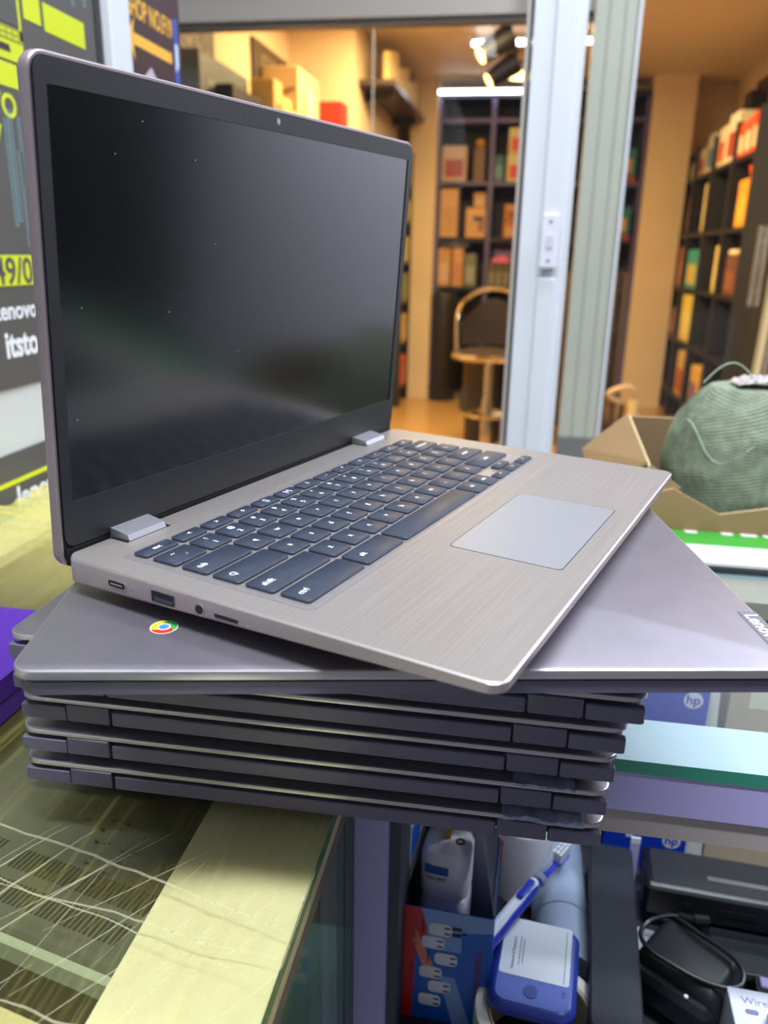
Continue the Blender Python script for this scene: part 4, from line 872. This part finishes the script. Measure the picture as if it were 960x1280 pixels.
# dark slatted rack right of the stile
t = thing('slatted_rack', 'dark brown slatted rack standing right of the grey door stile', 'rack', (.42, 5.62, 0))
for i in range(9): mb().box(-.30 + i * .062, -.30 + i * .062 + .036, -.02, .02, .06, 1.10).build('slat', mat('rack_brown', (82, 66, 52), .5), t)
for z in (.06, .55, 1.08): mb().box(-.31, .24, .02, .05, z, z + .03).build('rail', m_rack, t)
for x in (-.29, .20): mb().box(x, x + .04, .0, .16, 0, .06).build('foot', m_rack, t)
t = thing('hose_coil', 'cream coiled hose with a thick rounded handle on the shop floor', 'hose', (.60, 4.72, 0))
m_hose = mat('hose_cream', (206, 176, 128), .4)
b = mb(); pts = []
for i in range(60):
    a = i / 59 * 2 * PI * 1.75; pts.append((-.02 + .075 * math.cos(a), .01 * i / 59, .445 + .042 * math.sin(a) + .01 * math.sin(a * 2)))
b.tube(pts, .0155, 10); b.build('coil', m_hose, t)
mb().tube([(.045, -.03, .42), (.05, -.035, .34), (.045, -.035, .27), (.042, -.03, .235)], lambda u: .030 if u < .8 else .026, 14).build('handle', mat('handle_cream', (230, 204, 140), .3), t)
mb().tube([(-.01, 0, .41), (-.02, .02, .2), (0, .02, .012)], .012, 8).build('stand_rod', m_black, t)
mb().lathe([(.09, 0), (.095, .012), (.02, .02)], 28).build('stand_base', m_black, t)
t = thing('red_ball', 'small red shiny pot on the floor under the cream hose', 'pot', (.455, 4.83, 0)); 
mb().lathe([(.02, 0), (.05, .01), (.062, .06), (.05, .11), (.02, .125)], 24).build('body', mat('pot_red', (190, 62, 32), .2), t); mb().lathe([(.018, .124), (.022, .13), (.012, .14)], 16).build('knob', m_chr, t)

# right wall shelving
t = thing('shelving_unit', 'black open shelving along the right wall of the shop', 'shelves', (1.31, 6.0, 0))
SY = [7.12, 6.62, 6.02, 5.42, 4.90]
for y in SY: mb().box(-.16, .17, y - 6.0 - .022, y - 6.0 + .022, 0, 1.96).build('upright', m_rack, t)
for k in range(4):
    for z in (.20, .60, .975, 1.355, 1.745): mb().box(-.155, .17, SY[k + 1] - 6.0 + .022, SY[k] - 6.0 - .022, z - .012, z + .012).build('shelf_board', m_rack, t)
mb().box(.165, .17, SY[4] - 6.0, SY[0] - 6.0, 0, 1.94).build('back_panel', m_dk, t)
mb().box(-.17, .17, SY[4] - 6.0 - .75, SY[4] - 6.0 - .03, 0, 1.96).build('end_cabinet', mat('cabinet_slate', (44, 50, 58), .4), t)
R = lambda nm, lab, y0, y1, z0, h, c, fc=None, x0=1.165, dx=.14: carton(nm, lab, 'box', x0, x0 + dx, y0, y1, z0 + .0125, z0 + h, c, fdir='x', fc=fc)
R('grey_box', 'small grey box at the far top end of the right shelving', 6.72, 6.84, 1.745, .13, (150, 140, 120))
R('striped_box', 'brown and cream box in the second top bay of the right shelving', 6.34, 6.54, 1.745, .19, (190, 176, 146), (150, 60, 40))
R('blue_top_box', 'cream box with a blue top in the second top bay of the right shelving', 6.10, 6.28, 1.745, .25, (202, 198, 176), (70, 110, 140))
R('orange_game_box', 'tall cream box with an orange front, left of the pair in the third top bay', 5.73, 5.94, 1.745, .25, (226, 206, 170), (206, 96, 50))
R('orange_game_box', 'tall cream box with red brown front, right of the pair in the third bay', 5.48, 5.70, 1.745, .29, (232, 216, 184), (176, 70, 40))
carton('teal_display_box', 'teal box standing high behind the orange boxes on the right shelving', 'box', 1.33, 1.46, 5.06, 5.39, 1.7575, 2.14, (56, 110, 110), fdir='x')
for i, lab in enumerate(('farthest', 'middle', 'nearest')): R('red_orange_box', 'bright red orange box with a dark figure, %s of three in the near top bay' % lab, 5.26 - i * .15, 5.385 - i * .15, 1.745, .20 + .012 * i, (235, 78, 22), (236, 206, 170))
R('pink_brown_box', 'slim pink brown box in the far bay, second row of the right shelving', 6.70, 6.77, 1.355, .28, (150, 96, 76))
R('cream_slim_box', 'tall slim cream box in the second bay, second row of the right shelving', 6.08, 6.20, 1.355, .33, (240, 214, 140), (246, 226, 160))
t = R('orange_carton', 'amber carton with an orange lifted flap in the near bay of the right shelving', 4.98, 5.22, 1.355, .27, (236, 160, 46), (246, 180, 70))
b = mb(); b.prism([(-.12, .272), (.06, .272), (.12, .34), (-.02, .335)], -.03, .03); b.build('lifted_flap', mat('flap_orange', (240, 92, 24), .45), t, None, (PI / 2, 0, PI / 2))
R('salmon_box', 'slim salmon pink box in the far bay, third row of the right shelving', 6.72, 6.86, .975, .30, (206, 124, 82))
R('teal_yellow_box', 'turquoise and yellow box in the second bay, third row', 6.10, 6.52, .975, .28, (56, 170, 160), (226, 196, 96))
R('pale_yellow_box', 'tall pale yellow box in the third bay, third row', 5.48, 5.60, .975, .30, (236, 206, 116), (240, 216, 140))
t = R('bulb_box', 'brown box topped with small round lamps in the near bay of the right shelving', 4.97, 5.27, .975, .24, (116, 76, 56), (150, 92, 66))
for i in range(4): mb().lathe([(.004, 0), (.018, .008), (.02, .022), (.008, .036)], 12).build('bulb', mat('bulb_cream', (250, 226, 180), .2), t, (-.05, -.12 + i * .08, .228))
R('red_tin', 'small red tin in the far bay, fourth row of the right shelving', 6.68, 6.76, .60, .20, (176, 50, 36))
R('tan_slim_box', 'slim tan box beside the small red tin', 6.84, 6.92, .60, .22, (150, 106, 66))
R('yellow_box', 'large bright yellow box in the second bay, fourth row', 6.10, 6.50, .60, .34, (250, 222, 92), (252, 232, 130))
R('flame_box', 'pale box with an orange flame print in the second bay, lowest row', 6.10, 6.40, .20, .34, (240, 206, 120), (220, 110, 40))
R('purple_corner_box', 'yellow box with a purple corner in the third bay, lowest row', 5.60, 5.86, .20, .30, (240, 190, 90), (150, 110, 150))
for i, (y0, y1, z0, z1, lab) in enumerate(((6.25, 6.50, 2.16, 2.36, 'smaller square dark plaque on the right wall above the shelving'), (5.55, 5.95, 2.17, 2.44, 'larger dark plaque on the right wall nearer the glass'))):
    t = thing('wall_plaque', lab, 'plaque', (1.4995, (y0 + y1) / 2, z0)); hh = (y1 - y0) / 2
    mb().box(-.03, 0, -hh, hh, 0, z1 - z0, 0, .004).build('board', mat('plaque_brown', (84, 68, 52), .5), t); mb().box(-.033, -.029, -hh * .85, hh * .85, .02, z1 - z0 - .02).build('face', mat('plaque_face', (70, 58, 48), .4), t)
t = thing('wire_hook', 'black desk lamp shaped gadget standing on top of the far right shelving', 'gadget', (1.40, 6.45, 1.7575))
mb().tube([(0, .1, 0), (0, .1, .30), (0, 0, .36), (0, -.16, .43)], .006, 6).build('arm', m_black, t); mb().box(-.04, .04, -.30, -.14, .36, .50, 0, .01).build('head', m_black, t)
# door pull handles
m_han = mat('handle_brushed', (200, 190, 165), .25, .8)
t = thing('door_handle', 'brushed steel pull bar on the far side of the right glass door', 'handle', (.791, 3.105, 1.04))
mb().cyl((-.006, 0, 0), (-.006, 0, .27), .0085, n=14).build('bar', m_han, t); mb().cyl((.022, .02, 0), (.022, .02, .27), .0075, n=14).build('bar', m_han, t)
for z in (.05, .22): mb().cyl((-.006, 0, z), (.022, .0575, z), .0055, n=10).build('bracket', m_han, t)
t = thing('door_handle', 'long cream coloured pull bar at the right edge of the glass door', 'handle', (.846, 3.075, .60))
mb().tube([(-.018, 0, 0), (-.010, 0, .3), (-.004, 0, .62)], .0135, 14).build('bar', mat('handle_cream_bar', (232, 206, 150), .25, .3), t); mb().cyl((.028, .04, .05), (.028, .04, .62), .010, n=14).build('bar', m_han, t)  # long bar plain cream, second bar brushed metal
for z in (.08, .56): mb().cyl((-.012, 0, z), (.02, .084, z), .006, n=10).build('bracket', m_han, t)

# left side of the shop
t = thing('display_cabinet', 'cream cabinet along the left shop wall with boxes on top', 'cabinet', (-1.31, 4.3, 0))
mb().box(-.185, .16, -.98, .88, 0, 1.70).build('body', mat('cabinet_cream', (205, 180, 140), .5), t)
for i in range(3): mb().box(.158, .172, -.97 + i * .61, -.38 + i * .61, .1, 1.66).build('door', mat('cabinet_door', (212, 188, 148), .45), t)
mb().box(-.187, .18, -.98, .88, 1.70, 1.72).build('top', mat('cabinet_top', (190, 160, 120), .4), t)
CT = 1.7205
carton('grey_blue_carton', 'long grey blue box at the near end of the cabinet top', 'box', -1.49, -1.36, 3.42, 4.02, CT, 1.965, (104, 112, 112), fdir='X')
carton('black_carton', 'low black box in front of the long grey blue box', 'box', -1.35, -1.27, 3.55, 4.00, CT, 1.86, (30, 28, 26), fdir='X')
for i, (y, h, lab) in enumerate(((4.04, .25, 'tallest'), (4.20, .20, 'middle'), (4.36, .16, 'lowest'))):
    t = carton('camera_box', 'small pale box with a brown round picture, %s of three on the cabinet' % lab, 'box', -1.36, -1.24, y, y + .14, CT, CT + h, (232, 196, 120), fdir='X', fc=(240, 208, 140))
    mb().cyl((.059, 0, h * .5), (.064, 0, h * .5), .030, n=18).build('round_picture', mat('pic_brown', (140, 84, 40), .5), t)
t = carton('speaker_carton', 'large cream carton with a pale ring printed on its lit side', 'box', -1.475, -1.27, 4.58, 5.02, CT, 2.13, (214, 186, 144), fdir='X', fc=(240, 206, 132))
mb().lathe([(.085, 0), (.105, .003), (.085, .006)], 32).build('printed_ring', mat('ring_cream', (250, 226, 170), .4), t, (.112, 0, .22), (0, PI / 2, 0))
b = mb(); b.M = plane_mtx((0, -.2215, .26), (1, 0, 0), (0, 0, 1)); b.prism([(-.07, -.04), (0, .0), (.08, .03), (.085, .05), (0, .035), (-.06, 0)], 0, .002); b.build('swoosh', mat('swoosh_brown', (150, 120, 84), .5), t)
carton('red_carton', 'bright red box at the far end of the cabinet', 'box', -1.27, -1.13, 5.02, 5.17, CT, 2.03, (196, 34, 22), fdir='X', fc=(214, 60, 40))
m_let = mat('sign_letter_gold', (176, 140, 80), .4)
for nm, y0, y1, z0, z1, txt, sz, lab in (('name_board', 3.42, 3.92, 1.99, 2.15, 'TOOL.', .15, 'dark board reading TOOL at the near end of the left shop wall'), ('name_board', 4.48, 5.12, 2.02, 2.25, 'ESCO.', .15, 'dark board lettered on the left shop wall above the large cream carton')):
    t = thing(nm, lab, 'sign', (-1.4995, (y0 + y1) / 2, z0)); hh = (y1 - y0) / 2
    mb().box(0, .02, -hh, hh, 0, z1 - z0, 0, .003).build('board', mat('board_brown', (72, 60, 44), .5), t)
    b = mb(); b.M = plane_mtx((.0205, 0, (z1 - z0) / 2), (0, 1, 0), (0, 0, 1)); b.text(txt, sz, 0, 0, 0, 0, ext=.002, bold=.02); b.build('lettering', mat('board_letter_dull', (120, 104, 78), .5), t)
t = thing('wall_shelf', 'dark floating shelf with pale letters above the left recess', 'shelf', (-1.0, 6.15, 2.185))
mb().box(-.0995, .12, -.82, .68, -.015, .015).build('board', mat('shelf_brown', (72, 58, 52), .35), t)
for y in (-.6, .45): mb().box(-.0995, .08, y, y + .02, -.07, -.015).build('bracket', m_rack, t)
for i in range(9):
    carton('standing_slab', 'pale gold slab standing in the row on the floating shelf', 'ornament', -.965, -.925, 5.42 + i * .155, 5.50 + i * .155, 2.2005, 2.37 + .03 * ((i * 7) % 3), (226, 196, 130), fdir='X', group='pale gold slabs on the floating shelf')
t = thing('narrow_bookcase', 'narrow bookcase of small boxes seen beside the open screen edge', 'shelves', (-1.03, 6.70, 0))
for y in (-.32, .13): mb().box(-.068, .07, y - .02, y + .02, 0, 1.95).build('upright', m_rack, t)
NB = (.15, .50, .82, 1.12, 1.42, 1.70)
for z in NB: mb().box(-.068, .07, -.30, .11, z - .012, z + .012).build('shelf_board', m_rack, t)
for z, h, c, lab in ((1.70, .20, (226, 180, 96), 'tan box on the top shelf of the narrow bookcase'), (1.42, .17, (250, 214, 120), 'bright yellow box on the second shelf of the narrow bookcase'), (1.12, .20, (226, 200, 90), 'lemon box on the third shelf of the narrow bookcase'), (.82, .22, (150, 150, 84), 'olive green box on the fourth shelf of the narrow bookcase'), (.50, .22, (230, 190, 110), 'cream box on the fifth shelf of the narrow bookcase'), (.15, .24, (222, 92, 30), 'orange box on the lowest shelf of the narrow bookcase')):
    carton('small_box', lab, 'box', -1.08, -.955, 6.43, 6.70, z + .0125, z + h, c, fdir='X')
# lamps inside the shop
m_tube = mat('lit_tube', (255, 255, 255), .5, emit=((236, 240, 255), 9)); m_warm = mat('lit_warm', (255, 240, 200), .5, emit=((255, 214, 130), 7))
def tube_lamp(lab, x0, x1, y, z):
    t = thing('tube_light', lab, 'lamp', ((x0 + x1) / 2, y, z)); h = (x1 - x0) / 2
    mb().cyl((-h, 0, 0), (h, 0, 0), .016, n=12).build('tube', m_tube, t)
    mb().box(-h, h, -.018, .018, .012, .05 if z > 2.43 else .03).build('fitting', m_white, t)
    for s_ in (-1, 1): mb().cyl((s_ * h, 0, 0), (s_ * (h + .02), 0, 0), .018, n=12).build('end_cap', m_aw, t)
tube_lamp('glowing white tube in place of a lamp reflection in the glass', -.44, .33, 5.65, 2.450)  # glowing tube stands in for a lamp streak reflected in the panes
tube_lamp('lit white tube light in front of the back shelves', -.82, -.12, 6.90, 2.395)
t = thing('ring_light', 'lit round ceiling light partly hidden by the white jamb', 'lamp', (-.12, 6.55, 2.455))
mb().lathe([(.02, -.02), (.16, -.02), (.175, 0), (.165, .03), (.02, .045)], 36).build('housing', m_white, t); mb().lathe([(.02, -.028), (.14, -.028), (.155, -.02), (.02, -.02)], 36).build('diffuser', m_warm, t)
for lab, p0, p1 in (('black cylinder spotlight with a lit amber face, nearer the glass', (-.36, 5.30, 2.31), (-.20, 5.36, 2.42)), ('black cylinder spotlight with a lit amber face, farther back', (-.345, 6.0, 2.305), (-.18, 6.05, 2.42))):
    t = thing('spotlight', lab, 'lamp', p0); d = Vector(p1) - Vector(p0)
    mb().cyl((0, 0, 0), d, .052, .075, 24).build('shade', m_black, t)
    dn = d.normalized(); mb().cyl(-dn * .004, dn * .002, .046, n=24).build('lit_face', m_warm, t)
    mb().lathe([(.050, -.006), (.055, -.006), (.055, .004), (.050, .004)], 24, close=True).build('rim', m_brass, t, (0, 0, 0), tuple(dn.to_track_quat('Z', 'Y').to_euler()))
    mb().cyl(d, (d.x, d.y, 2.4995 - p0[2]), .012, n=10).build('stem', m_black, t)
